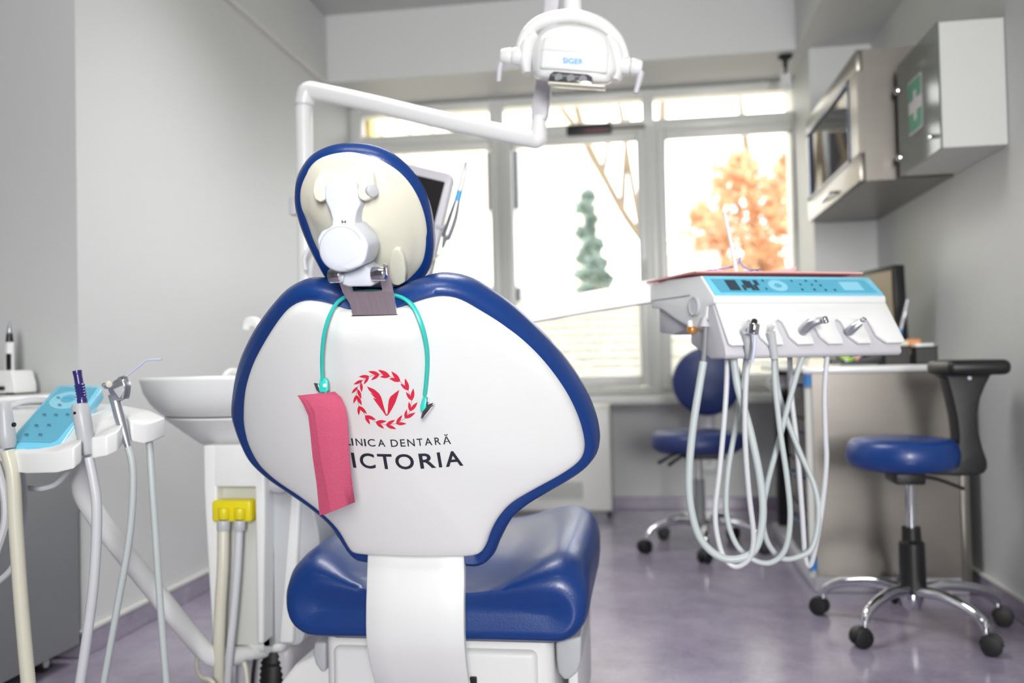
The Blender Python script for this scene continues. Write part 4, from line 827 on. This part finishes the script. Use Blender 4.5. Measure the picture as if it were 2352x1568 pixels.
w2 = thing('hand_instrument', 'brownish instrument lying at the near end of the instrument table', 'instrument', tuple(P(1622, 628, 1.95)))
mk('shaft', cyl(P(1608, 627, 1.95), P(1634, 621, 1.98), .0035, 10), 'redd', w2)
mk('tip', cyl(P(1634, 621, 1.98), P(1665, 616, 1.99), .002, 8), 'lav', w2)
mk('folded_wipe', prism([P(a, b, 2.05) for a, b in ((1755, 628), (1790, 620), (1830, 612), (1826, 622), (1800, 628))], (0, .05, 0), .001), 'pinkt', None, 30, 'folded pink wipe lying at the far end of the instrument table', 'wipe')
# handpieces in the five notches, each with its hose
def hz(pts, y0=1.80, y1=1.78): return [P(a, b, y0+(y1-y0)*i/max(1, len(pts)-1)) for i, (a, b) in enumerate(pts)]
GRP = None
h_a = thing('air_water_syringe', 'chrome syringe head with pale tube in the first table slot', 'syringe', tuple(P(1722, 790, 1.77)))
mk('head', join(cyl(P(1733, 742, 1.745), P(1729, 768, 1.745), .011, 18, .003)), 'chrome', h_a)
mk('neck', cyl(P(1731, 756, 1.75), P(1712, 760, 1.775), .009, 16, .002), 'silver', h_a)
mk('button', cyl(P(1732, 741, 1.745), P(1733, 737, 1.74), .006, 12), 'rubber', h_a)
mk('nozzle', tube([P(1733, 770, 1.742), P(1733, 790, 1.742), P(1731, 812, 1.742), P(1727, 832, 1.745)], .0032, 10, 4), 'pale', h_a)
mk('body', cyl(P(1716, 762, 1.77), P(1722, 822, 1.785), .008, 14), 'grey', h_a)
mk('hose', tube(hz([(1722, 815), (1714, 870), (1711, 960), (1713, 1040), (1721, 1140), (1731, 1230), (1722, 1280), (1692, 1301), (1665, 1283), (1648, 1232), (1643, 1170), (1653, 1080), (1664, 960), (1669, 880), (1670, 812)], 1.79, 1.84), .0055, 10, 6), 'hosew', h_a)
h_b = thing('empty_hose', 'grey hose with white end sunk in the second table slot', 'hose', tuple(P(1775, 790, 1.80)))
mk('white_end', cyl(P(1770, 758, 1.80), P(1778, 744, 1.785), .004, 12, .001), 'white', h_b)
mk('socket', cyl(P(1771, 762, 1.80), P(1779, 822, 1.815), .008, 14), 'grey', h_b)
mk('hose', tube(hz([(1778, 812), (1780, 880), (1792, 990), (1808, 1100), (1815, 1190), (1803, 1262), (1770, 1292), (1728, 1284), (1690, 1248), (1669, 1180), (1672, 1085), (1690, 980), (1706, 890), (1714, 815)], 1.83, 1.88), .0058, 10, 6), 'hose', h_b)
h_c = thing('contra_angle_handpiece', 'silver contra-angle handpiece in the middle table slot', 'handpiece', tuple(P(1850, 780, 1.84)))
mk('body', tube([P(1836, 768, 1.86), P(1850, 754, 1.85), P(1866, 742, 1.84), P(1884, 736, 1.835), P(1893, 735, 1.83)], [.0105, .0105, .009, .0075, .006], 16, 5), 'silver', h_c)
mk('head', cyl(P(1893, 729, 1.825), P(1897, 741, 1.82), .0065, 16, .001), 'chrome', h_c)
mk('coupling', tube([P(1838, 766, 1.862), P(1842, 790, 1.87), P(1845, 822, 1.875)], [.0095, .008, .007], 12, 4), 'grey', h_c)
mk('hose', tube(hz([(1844, 815), (1830, 860), (1812, 925), (1787, 1020), (1763, 1110), (1752, 1185), (1763, 1245), (1796, 1282), (1838, 1277), (1866, 1256), (1880, 1190), (1872, 1120), (1838, 1040), (1806, 960), (1786, 890), (1780, 820)], 1.86, 1.93), .0058, 10, 6), 'hose', h_c)
h_d = thing('empty_hose', 'grey hose with brass-tipped end in the fourth table slot', 'hose', tuple(P(1895, 790, 1.88)))
mk('socket', tube([P(1887, 757, 1.885), P(1893, 780, 1.895), P(1900, 822, 1.90)], [.0085, .008, .0075], 12, 4), 'grey', h_d)
mk('brass_tip', cyl(P(1885, 757, 1.88), P(1889, 762, 1.88), .0035, 10), 'amber', h_d)
mk('hose', tube(hz([(1900, 815), (1894, 900), (1896, 1000), (1898, 1060), (1890, 1150), (1876, 1240), (1862, 1296), (1850, 1280), (1842, 1170), (1830, 1020), (1817, 900), (1814, 815)], 1.89, 1.94), .0056, 10, 6), 'hosec' if False else 'hosew', h_d)
h_e = thing('scaler_handpiece', 'short grey scaler handpiece with ring tip in the last table slot', 'handpiece', tuple(P(1955, 780, 1.890)))
mk('body', tube([P(1948, 764, 1.905), P(1962, 752, 1.895), P(1978, 741, 1.890)], [.0105, .009, .006], 14, 4), 'silver', h_e)
mk('ring_tip', tube([P(1983+6*math.cos(a*.5236), 734+4*math.sin(a*.5236), 1.885) for a in range(12)], .0018, 8, 2, False, closed=True), 'chrome', h_e)
mk('socket', tube([P(1949, 762, 1.910), P(1956, 790, 1.920), P(1960, 820, 1.925)], [.0095, .008, .007], 12, 4), 'grey', h_e)
h_f = thing('supply_hose', 'long grey-green hose looping from the near side of the table', 'hose', tuple(P(1617, 770, 1.80)))
mk('spring_sleeve', tube([P(1621, 735, 1.83), P(1619, 790, 1.82), P(1615, 840, 1.81)], .0052, 10, 4), 'dgrey', h_f)
mk('sleeve_cone', cyl(P(1619, 727, 1.83), P(1618, 750, 1.83), .004, 14, 0, .0105), 'lgrey', h_f)
mk('hose', tube(hz([(1616, 830), (1606, 890), (1592, 980), (1583, 1080), (1586, 1160), (1606, 1232), (1645, 1274), (1690, 1284), (1734, 1262), (1752, 1190), (1746, 1100), (1722, 985), (1695, 890), (1684, 815)], 1.81, 1.82), .0078, 12, 6), 'hose', h_f)
# ================================================================== STOOLS
def castor(par, x, y, ang, s=1):
    d = V((math.cos(ang), math.sin(ang), 0)); sd = V((-d.y, d.x, 0)); c = V((x, y, .026*s))+d*.012
    k = mk('caster', join(cyl(c-sd*.022*s, c-sd*.006*s, .026*s, 18, .004)), 'rubber', par)
    mk('wheel', cyl(c+sd*.006*s, c+sd*.022*s, .026*s, 18, .004), 'rubber', k)
    a = [c+d*(.029*s*math.cos(q))+V((0, 0, .029*s*math.sin(q))) for q in [math.pi*i/8 for i in range(9)]]
    mk('hood', prism([p-sd*.011*s for p in a], sd*.022*s, .002), 'black', k, 40)
    mk('stem', cyl((x, y, .04*s), (x, y, .085*s), .006, 10), 'chrome', k)
def star_base(par, cx_, cy_, R, a0, hub=.085, top=.125, r=.0145):
    mk('hub', lathe([(0, hub-.03), (.022, hub-.03), (.03, hub-.01), (.032, top-.01), (.026, top), (0, top)], (cx_, cy_, 0), (0, 0, 1), 24), 'chrome', par)
    for k in range(5):
        a = math.radians(a0+72*k); d = V((math.cos(a), math.sin(a), 0)); o = V((cx_, cy_, 0))
        mk('base_leg', tube([o+d*.022+V((0, 0, top-.018)), o+d*R*.4+V((0, 0, top-.008)), o+d*R*.72+V((0, 0, top-.018)), o+d*R*.93+V((0, 0, .088)), o+d*R+V((0, 0, .066))], [r*1.1, r*1.1, r, r*.92, r*.85], 12, 5), 'chrome', par)
        castor(par, cx_+d.x*R, cy_+d.y*R, a+rnd.uniform(-1.2, 1.2))
sA = thing('operator_stool', 'round blue stool with curved black back support beside the desk', 'stool', (.745, 2.63, 0))
X0, Y0 = .734, 2.63
def zs(py, y=Y0, px=2070): return P(px, py, y).z
rS = .151
mk('seat', lathe([(0, zs(1074)), (rS*.86, zs(1074)), (rS*.96, zs(1066)), (rS, zs(1050)), (rS*.995, zs(1034)), (rS*.96, zs(1018)), (rS*.88, zs(1008)), (rS*.6, zs(1004)), (0, zs(1005))], (X0, Y0, 0), (0, 0, 1), 48), 'navy', sA, 70)
mk('seat_pan', lathe([(0, zs(1085)), (rS*.45, zs(1083)), (rS*.85, zs(1073)), (0, zs(1070))], (X0, Y0, 0), (0, 0, 1), 32), 'black', sA, 40)
mk('mechanism', bb(X0-.035, X0+.045, Y0-.06, Y0+.06, zs(1107), zs(1076), .006), 'black', sA, 40)
mk('height_lever', tube([(X0+.03, Y0-.03, zs(1090)), (X0+.08, Y0-.035, zs(1096)), (X0+.15, Y0-.04, zs(1118))], .005, 8, 4), 'black', sA)
cxs = .752
mk('gas_lift', cyl((cxs, Y0, zs(1215)), (cxs, Y0, zs(1098)), .0145, 20), 'chrome', sA)
mk('column_cover', join(lathe([(0, .10), (.036, .10), (.0345, zs(1245)), (.026, zs(1238)), (.025, zs(1209)), (0, zs(1209))], (cxs, Y0, 0), (0, 0, 1), 24)), 'black', sA, 40)
star_base(sA, cxs-.004, Y0, .247, 10)
yb_ = 2.58
bl = [(2163, 862), (2176, 868), (2180, 885), (2188, 915), (2198, 960), (2203, 1005), (2200, 1040), (2196, 1062), (2182, 1075), (2120, 1076), (2118, 1088), (2200, 1093), (2245, 1092), (2262, 1086), (2269, 1074), (2268, 1058), (2258, 1030), (2248, 990), (2246, 950), (2252, 915), (2264, 885), (2276, 862), (2286, 855), (2230, 848)]
mk('back_support', prism([P(a, b, yb_) for a, b in bl], (0, .075, 0), .014, 4), 'black', sA, 50)
pm = P(2228, 843, 2.60)
mk('back_pad', box(pm+V((0, .02, 0)), (.163, .20, .042), .018, None, 4), 'black', sA, 50)
mk('pad_screw', cyl(P(2227, 868, yb_-.004), P(2227, 868, yb_+.002), .005, 12), 'silver', sA)
sB = thing('assistant_stool', 'navy stool with round backrest standing before the window wall', 'stool', (.235, 3.64, 0))
X1, Y1 = .225, 3.62
def zb(py): return P(1605, py, Y1).z
rB = .188
so = [(rB*math.cos(a), rB*.95*math.sin(a)) for a in [2*math.pi*i/48 for i in range(48)]]
def splace(u, v, n): return V((X1+u, Y1+v, n))
mk('seat', lathe([(0, zb(1036)), (rB*.85, zb(1036)), (rB*.97, zb(1027)), (rB, zb(1015)), (rB*.985, zb(1000)), (rB*.9, zb(990)), (rB*.6, zb(988)), (0, zb(990))], (X1-.005, Y1, 0), (0, 0, 1), 44), 'navy2', sB, 70)
mk('seat_pan', bb(X1-.06, X1+.10, Y1-.09, Y1+.12, zb(1050), zb(1034), .008), 'black', sB, 40)
mk('lever', tube([P(1575, 1036, 3.5), P(1545, 1045, 3.46), P(1512, 1063, 3.43)], [.006, .006, .008], 8, 4), 'black', sB)
mk('lever', tube([P(1590, 1040, 3.5), P(1562, 1050, 3.46), P(1536, 1068, 3.43)], [.006, .006, .008], 8, 4), 'black', sB)
mk('gas_lift', cyl((X1, Y1, zb(1110)), (X1, Y1, zb(1042)), .0125, 18), 'chrome', sB)
mk('column_cover', lathe([(0, .10), (.023, .10), (.021, zb(1100)), (0, zb(1100))], (X1, Y1, 0), (0, 0, 1), 20), 'dgrey', sB, 40)
star_base(sB, .232, Y1+.02, .235, 198, r=.0135)
bc_ = P(1624, 876, 3.80); rb2 = P(1705, 876, 3.80).x-bc_.x
mk('backrest', lathe([(0, -.03), (rb2*.8, -.028), (rb2*.95, -.018), (rb2, 0), (rb2*.97, .014), (rb2*.85, .024), (0, .026)], bc_, (0, -1, -.06), 48), 'navy2', sB, 70)
mk('back_post', join(tube([P(1628, 930, 3.835), P(1628, 985, 3.835), P(1628, 1020, 3.82), P(1622, 1040, 3.72)], [.026]*4, 12, 5, flat=.35)), 'lgrey', sB)
# ================================================================== DESK and what stands on it
dk = thing('desk', 'steel desk with white top and blue-capped corner post by the cabinet wall', 'desk', (.8, 3.4, 0))
DY = 2.985; dx0, dx1 = .562, 1.035; dpx = P(1861, 1000, DY).x
zt2 = .742
mk('worktop', bb(dpx-.02, 1.068, DY-.02, 3.98, zt2-.022, zt2, .006, 3), 'white', dk, 40)
mk('side_panel', bb(dpx+.010, dx1-.03, DY, DY+.02, .055, zt2-.022), 'steelp', dk, 0)
mk('edge_strip', bb(dx1-.03, dx1, DY-.006, DY+.03, .04, zt2-.022, .006), 'steelp', dk, 40)
mk('corner_post', cyl((dpx, DY+.012, .05), (dpx, DY+.012, zt2-.022), .0125, 18), 'ac', dk)
for z0_, z1_ in ((zt2-.064, zt2-.026), (.075, .115)):
    k = mk('corner_cap', cyl((dpx, DY+.010, z0_), (dpx, DY+.010, z1_), .0142, 18), 'cyan', dk)
    for zz in (z0_-.006, z1_): mk('cap_ring', cyl((dpx, DY+.010, zz), (dpx, DY+.010, zz+.006), .0146, 18), 'chrome', k)
for k, (z0_, z1_) in enumerate(((.56, .715), (.40, .55), (.24, .39), (.07, .23))):
    d_ = mk('drawer', bb(dx0+.002, dx0+.02, DY+.05, DY+.52, z0_, z1_, .003), 'steelp', dk, 30)
    mk('handle', tube([(dx0+.002, DY+.2, z1_-.04), (dx0-.022, DY+.22, z1_-.04), (dx0-.022, DY+.38, z1_-.04), (dx0+.002, DY+.40, z1_-.04)], .005, 8, 3), 'blued', d_)
mk('drawer_case', bb(dx0+.02, 1.03, DY+.05, DY+.53, .06, zt2-.024), 'steelp', dk, 0)
mk('far_leg', bb(dx0+.01, dx0+.07, 3.86, 3.94, .03, zt2-.022, .004), 'black', dk, 30)
mk('plinth', bb(dx0-.012, 1.03, DY+.01, 3.94, .0, .055, .006), 'lgrey', dk, 30)
dm = thing('desk_monitor', 'black desktop monitor showing brown wallpaper, turned along the wall', 'monitor', (.93, 3.45, zt2))
m0, m1, m2, m3 = P(2053, 608, 3.30), P(2063, 795, 3.30), None, None
dv = V((-.115, .45, 0)).normalized()
mk('casing', join(prism([m0, m0+dv*.50, m1+dv*.50, m1], V((.04, .01, 0)), .004)), 'black', dm, 40)
nrm = V((-dv.y, dv.x, 0)); nrm = nrm if nrm.x < 0 else -nrm
s0, s1_ = m0+dv*.018-V((0, 0, .018))+nrm*.001, m1+dv*.018+V((0, 0, .022))+nrm*.001
mk('screen', ([s0, s0+dv*.464, s1_+dv*.464, s1_], [(0, 1, 2, 3)]), 'dscreen', dm, 0)
icn = [(.06, .72, 'green'), (.06, .38, 'redd'), (.10, .36, 'redd'), (.11, .28, 'print'), (.08, .55, 'lime'), (.13, .7, 'print')]
for a, t, c in icn:
    p0 = lerp(s0, s1_, t)+dv*a+nrm*.0008
    mk('screen_icon', ([p0, p0+dv*.022, p0+dv*.022-V((0, 0, .02)), p0-V((0, 0, .02))], [(0, 1, 2, 3)]), c, dm, 0)
mk('stand', join(bb(.90, .97, 3.44, 3.58, zt2, zt2+.012, .004), bb(.945, .965, 3.49, 3.53, zt2+.01, m1.z+.05)), 'black', dm, 30)
def basket(name, x0, x1, y0, y1, h, label):
    b = thing(name, label, 'basket', ((x0+x1)/2, (y0+y1)/2, zt2)); z0 = zt2
    for q in (bb(x0, x1, y0, y0+.003, z0, z0+h), bb(x0, x1, y1-.003, y1, z0, z0+h), bb(x0, x0+.003, y0, y1, z0, z0+h), bb(x1-.003, x1, y0, y1, z0, z0+h)):
        mk('mesh_side', q, 'mesh', b, 0)
    mk('bottom', bb(x0, x1, y0, y1, z0, z0+.003), 'mesh', b, 0)
    mk('rim', tube([(x0, y0, z0+h), (x1, y0, z0+h), (x1, y1, z0+h), (x0, y1, z0+h)], .003, 8, 1, False, closed=True), 'black', b)
    return b
xa, xb, xc = P(2036, 820, 3.02).x, P(2098, 820, 3.02).x, P(2149, 820, 3.02).x
hb_ = P(2100, 795, 3.02).z-zt2
basket('mesh_basket', xa, xb-.004, 3.04, 3.13, hb_, 'black mesh basket on the desk, the one nearer the monitor')
basket('mesh_basket', xb, xc, 3.00, 3.12, hb_-.004, 'black mesh basket at the desk end, nearer the stool')
mk('paper_box', bb(xb+.006, xc-.006, 3.01, 3.11, zt2+.02, zt2+hb_+.009, .002), 'white', None, 30, 'white paper box standing in the basket nearer the stool', 'box')
pk = thing('medicine_packet', 'white and orange packet lying on the basket nearer the monitor', 'packet', (xa+.05, 3.08, zt2+hb_))
mk('packet', bb(xa+.008, xb+.03, 3.05, 3.10, zt2+.03, zt2+hb_+.02, .007, 3), 'cream', pk, 40)
mk('orange_end', bb(xb-.006, xb+.034, 3.046, 3.095, zt2+hb_-.001, zt2+hb_+.024, .006, 3), 'orange', pk, 40)
cupx = P(2040, 780, 3.16).x
pc = thing('pen_cup', 'dark pen cup behind the mesh baskets', 'cup', (cupx, 3.18, zt2))
mk('cup', lathe([(.030, 0), (.034, .085), (.031, .085), (.027, .004), (0, .004)], (cupx, 3.18, zt2), (0, 0, 1), 20), 'black', pc)
def pen(name, a, b, y0, y1, r, m, label, capm=None):
    t = thing(name, label, 'pen', tuple(P(*a, y0))); p, q = P(*a, y0), P(*b, y1)
    mk('barrel', cyl(p, q, r, 10, .001), m, t)
    mk('cap', cyl(lerp(p, q, .62), lerp(p, q, 1.02), r*1.12, 10, .001), capm or m, t); return t
pen('marker', (2036, 800), (2031, 742), 3.17, 3.17, .006, 'cyan', 'white-capped marker standing in the pen cup', 'white')
pen('pen', (2058, 800), (2086, 690), 3.18, 3.20, .0058, 'silver', 'tall silver pen leaning out of the pen cup')
pen('pen', (2046, 805), (2043, 764), 3.16, 3.16, .008, 'cyan', 'short blue pen in the pen cup beside the marker')
pen('pen', (2060, 800), (2070, 757), 3.16, 3.17, .005, 'cyan', 'blue pen leaning right in the pen cup')
pen('pen', (2056, 800), (2059, 764), 3.15, 3.15, .004, 'lav', 'pink-capped pale pen in the pen cup', 'pink')
pen('pen', (2030, 800), (2020, 758), 3.16, 3.16, .004, 'grey', 'grey pen leaning out of the pen cup towards the window')
pen('pen', (2034, 802), (2034, 776), 3.14, 3.14, .0045, 'redd', 'short red pen low in the pen cup', 'redd')
ph = thing('desk_telephone', 'black desk telephone with arched handset on the desk', 'telephone', (P(1990, 830, 3.06).x, 3.08, zt2))
mk('base', prism([P(a, b, 3.02) for a, b in ((1905, 836), (1907, 822), (1950, 828), (2000, 815), (2022, 803), (2030, 803), (2030, 836))], (0, .10, 0), .004, 3), 'black', ph, 40)
mk('handset', tube([P(1984, 816, 3.04), P(2000, 806, 3.05), P(2016, 796, 3.055), P(2032, 790, 3.06), P(2042, 790, 3.02)], [.010, .008, .0075, .008, .01], 12, 5), 'black', ph)
mk('cradle_mark', box(P(2017, 808, 3.03), (.012, .012, .008), .002), 'green', ph)
lo = thing('lime_tape', 'lime green tape dispenser lying on the desk before the telephone', 'tape', tuple(P(1945, 828, 3.0)))
mk('strip', tube([P(1931, 812, 3.0), P(1938, 820, 3.0), P(1950, 824, 3.0), P(1962, 820, 3.01)], [.0075, .009, .009, .006], 10, 5), 'lime', lo)
mk('roll', cyl(P(1944, 827, 2.99), P(1944, 827, 3.03), .006, 14), 'grey', lo)
no = thing('note_strips', 'orange and pink note strips beside the lime tape', 'notes', tuple(P(1975, 826, 3.02)))
mk('strip', tube([P(1958, 824, 3.01), P(1968, 816, 3.02), P(1980, 806, 3.03)], .004, 8, 3), 'orange', no)
mk('strip', tube([P(1966, 826, 3.01), P(1976, 816, 3.02), P(1986, 808, 3.03)], .004, 8, 3), 'pinkt', no)
ps = thing('paper_stack', 'stack of white paper on the near corner of the desk', 'paper', (P(1850, 835, 3.1).x, 3.1, zt2))
for k in range(4): mk('sheet_bundle', bb(.555+.004*k, .66-.003*k, 3.03+.01*k, 3.36, zt2+.0002+k*.007, zt2+.0069+k*.007), 'cream', ps, 0)
kt = thing('desk_clamp', 'grey clamp with a steel ring under the desk edge by the window', 'clamp', tuple(P(1820, 890, 3.6)))
mk('ring', tube([P(1780+15*math.cos(a*.5236), 880+17*math.sin(a*.5236), 3.6) for a in range(12)], .006, 8, 2, False, closed=True), 'lgrey', kt)
mk('block', bb(P(1795, 880, 3.6).x, P(1840, 880, 3.6).x, 3.58, 3.64, P(1800, 893, 3.6).z, P(1800, 862, 3.6).z, .004), 'grey', kt)
mk('jaw', bb(P(1798, 880, 3.6).x, P(1815, 880, 3.6).x, 3.57, 3.63, P(1800, 903, 3.6).z, P(1800, 893, 3.6).z, .002), 'black', kt)
# ================================================================== WALL CABINETS
sc2 = thing('steel_wall_cabinet', 'brushed steel wall cabinet with blue-framed glass door', 'wall cabinet', (.92, 3.6, 1.378))
cx0, cy0, cy1, cz0, cz1 = .767, 3.142, 4.07, 1.378, 1.835
mk('carcass', opencase(cx0+.0205, XR-.001, cy0, cy1, cz0, cz1, .018), 'steelp', sc2, 0)
dr = mk('door', join(bb(cx0, cx0+.02, cy0, cy1, cz0, 1.475, .002), bb(cx0, cx0+.02, cy0, cy1, 1.762, cz1, .002), bb(cx0, cx0+.02, cy0, 3.265, 1.4755, 1.7615), bb(cx0, cx0+.02, 4.045, cy1, 1.4755, 1.7615)), 'steelp', sc2, 30)
mk('door_glass', bb(cx0+.006, cx0+.010, 3.26, 4.05, 1.47, 1.766), 'glass', dr, 0)
for q in (bb(cx0-.004, cx0+.004, 3.262, 4.048, 1.755, 1.768), bb(cx0-.004, cx0+.004, 3.262, 4.048, 1.470, 1.480), bb(cx0-.004, cx0+.004, 3.262, 3.272, 1.47, 1.768), bb(cx0-.004, cx0+.016, 3.99, 4.048, 1.47, 1.768)):
    mk('glass_trim', q, 'blued', dr, 30)
mk('shelf', bb(cx0+.03, XR-.02, cy0+.02, cy1-.02, 1.60, 1.608), 'glass', sc2, 0)
mk('handle', tube([Qx(1885, 463, cx0), Qx(1893, 455, cx0-.025), Qx(1907, 444, cx0-.025), Qx(1915, 442, cx0)], .006, 10, 4), 'silver', dr)
fa = thing('first_aid_cabinet', 'white first-aid cabinet with green cross on its glass door', 'first-aid cabinet', (.98, 2.9, 1.378))
fx, fy0, fy1, fz0, fz1 = .892, 2.692, 3.092, 1.378, 1.748
mk('carcass', opencase(fx, XR-.002, fy0, fy1, fz0, fz1, .016), 'ac', fa, 0)
fd = mk('glass_door', bb(fx-.0065, fx-.001, fy0-.002, fy1+.002, fz0-.002, fz1+.002, .001), 'frost', fa, 0)
mk('shelf', bb(fx+.01, XR-.012, fy0+.016, fy1-.016, 1.555, 1.563), 'white', fa, 0)
ya, yb3, za, zb3 = 2.967, 2.845, 1.488, 1.646
cm, w_ = (za+zb3)/2, .014
def gp(pts): return prism([(fx-.0078, y, z) for y, z in pts], (.001, 0, 0))
mk('white_field', gp([(ya+.006, za-.006), (yb3-.006, za-.006), (yb3-.006, zb3+.006), (ya+.006, zb3+.006)]), 'lgrey', fd, 0)
yc1, yc2 = ya+(yb3-ya)*.36, ya+(yb3-ya)*.64
for s in (1, -1):
    e0, e1, e2 = cm+s*.020, cm+s*.048, cm+s*.079
    mk('cross_half', prism([(fx-.0092, y, z) for y, z in ((ya, e0), (ya, e2), (yb3, e2), (yb3, e0), (yc2, e0), (yc2, e1), (yc1, e1), (yc1, e0))], (.001, 0, 0)), 'green', fd, 0)
for zz in (1.664, 1.438): mk('hinge', join(cyl((fx-.016, fy1-.012, zz), (fx+.006, fy1-.012, zz), .013, 16, .003)), 'chrome', fd)
mk('knob', cyl((fx-.022, 2.745, 1.425), (fx-.006, 2.745, 1.425), .007, 14, .002), 'chrome', fd)
# ================================================================== SMALL FIXTURES
fc = thing('convector', 'white floor convector with grille under the window behind the chair', 'convector', (-.45, 4.4, 0))
fxr = P(1405, 1100, 4.3).x; zt3 = P(1400, 925, 4.3).z
mk('casing', bb(-.95, fxr, 4.31, 4.52, .035, zt3-.02, .012, 3), 'ac', fc, 40)
mk('top_cap', bb(-.95, fxr+.0, 4.33, 4.52, zt3-.03, zt3, .010, 3), 'cream', fc, 40)
mk('foot', bb(-.93, fxr-.03, 4.34, 4.50, 0, .037), 'dgrey', fc, 0)
gx0, gx1, gz0, gz1 = P(1235, 1130, 4.3).x, P(1338, 1130, 4.3).x, P(1300, 1146, 4.3).z, P(1300, 1108, 4.3).z
gq = mk('grille', bb(gx0, gx1, 4.306, 4.314, gz0, gz1), 'dgrey', fc, 0)
for k in range(7): mk('slat', bb(gx0, gx1, 4.300, 4.309, gz0+(gz1-gz0)*(k+.15)/7, gz0+(gz1-gz0)*(k+.6)/7), 'ac', gq, 0)
ob = thing('wall_socket', 'white socket box on the window wall behind the navy stool', 'socket', tuple(P(1628, 1078, 4.585)))
mk('box', bb(P(1612, 1060, 4.58).x, P(1644, 1060, 4.58).x, 4.565, 4.6, P(1628, 1079, 4.58).z, P(1628, 1042, 4.58).z, .005), 'white', ob, 40)
mk('socket_face', cyl((P(1628, 1060, 4.58).x, 4.564, P(1628, 1060, 4.58).z), (P(1628, 1060, 4.58).x, 4.566, P(1628, 1060, 4.58).z), .02, 20), 'lgrey', ob)
bs = thing('window_sensor', 'black oblong box mounted on the middle window transom', 'sensor', tuple(P(1354, 308, 4.52)))
mk('case', bb(P(1303, 298, 4.52).x, P(1405, 298, 4.52).x, 4.49, 4.548, P(1354, 309, 4.52).z, P(1354, 288, 4.52).z, .005), 'black', bs, 40)
mk('strip', bb(P(1345, 302, 4.52).x, P(1392, 302, 4.52).x, 4.487, 4.491, P(1354, 306, 4.52).z, P(1354, 301, 4.52).z), 'redd', bs, 0)
mk('rail', bb(P(1405, 292, 4.52).x, P(1482, 290, 4.52).x, 4.525, 4.548, P(1440, 293, 4.52).z, P(1440, 288, 4.52).z), 'bark', bs, 0)
cm_ = thing('beam_bracket', 'small black bracket hanging under the beam near the pier', 'bracket', (P(1803, 120, 4.2).x, 4.2, 2.06))
pX = P(1803, 120, 4.2)
mk('mount', lathe([(.034, 2.185), (.034, 2.178), (.012, 2.160), (.009, 2.13), (0, 2.13)], (pX.x, 4.2, 0), (0, 0, 1), 20), 'black', cm_)
mk('stem', tube([(pX.x-.002, 4.2, 2.14), (pX.x+.002, 4.2, 2.115), (pX.x-.006, 4.2, 2.10)], .006, 8, 4), 'black', cm_)
mk('tag', bb(pX.x-.022, pX.x+.024, 4.198, 4.202, 2.03, 2.105, .001), 'wall', cm_, 0)
mk('tag_eye', cyl((pX.x+.004, 4.196, 2.045), (pX.x+.004, 4.199, 2.045), .009, 12), 'grey', cm_)
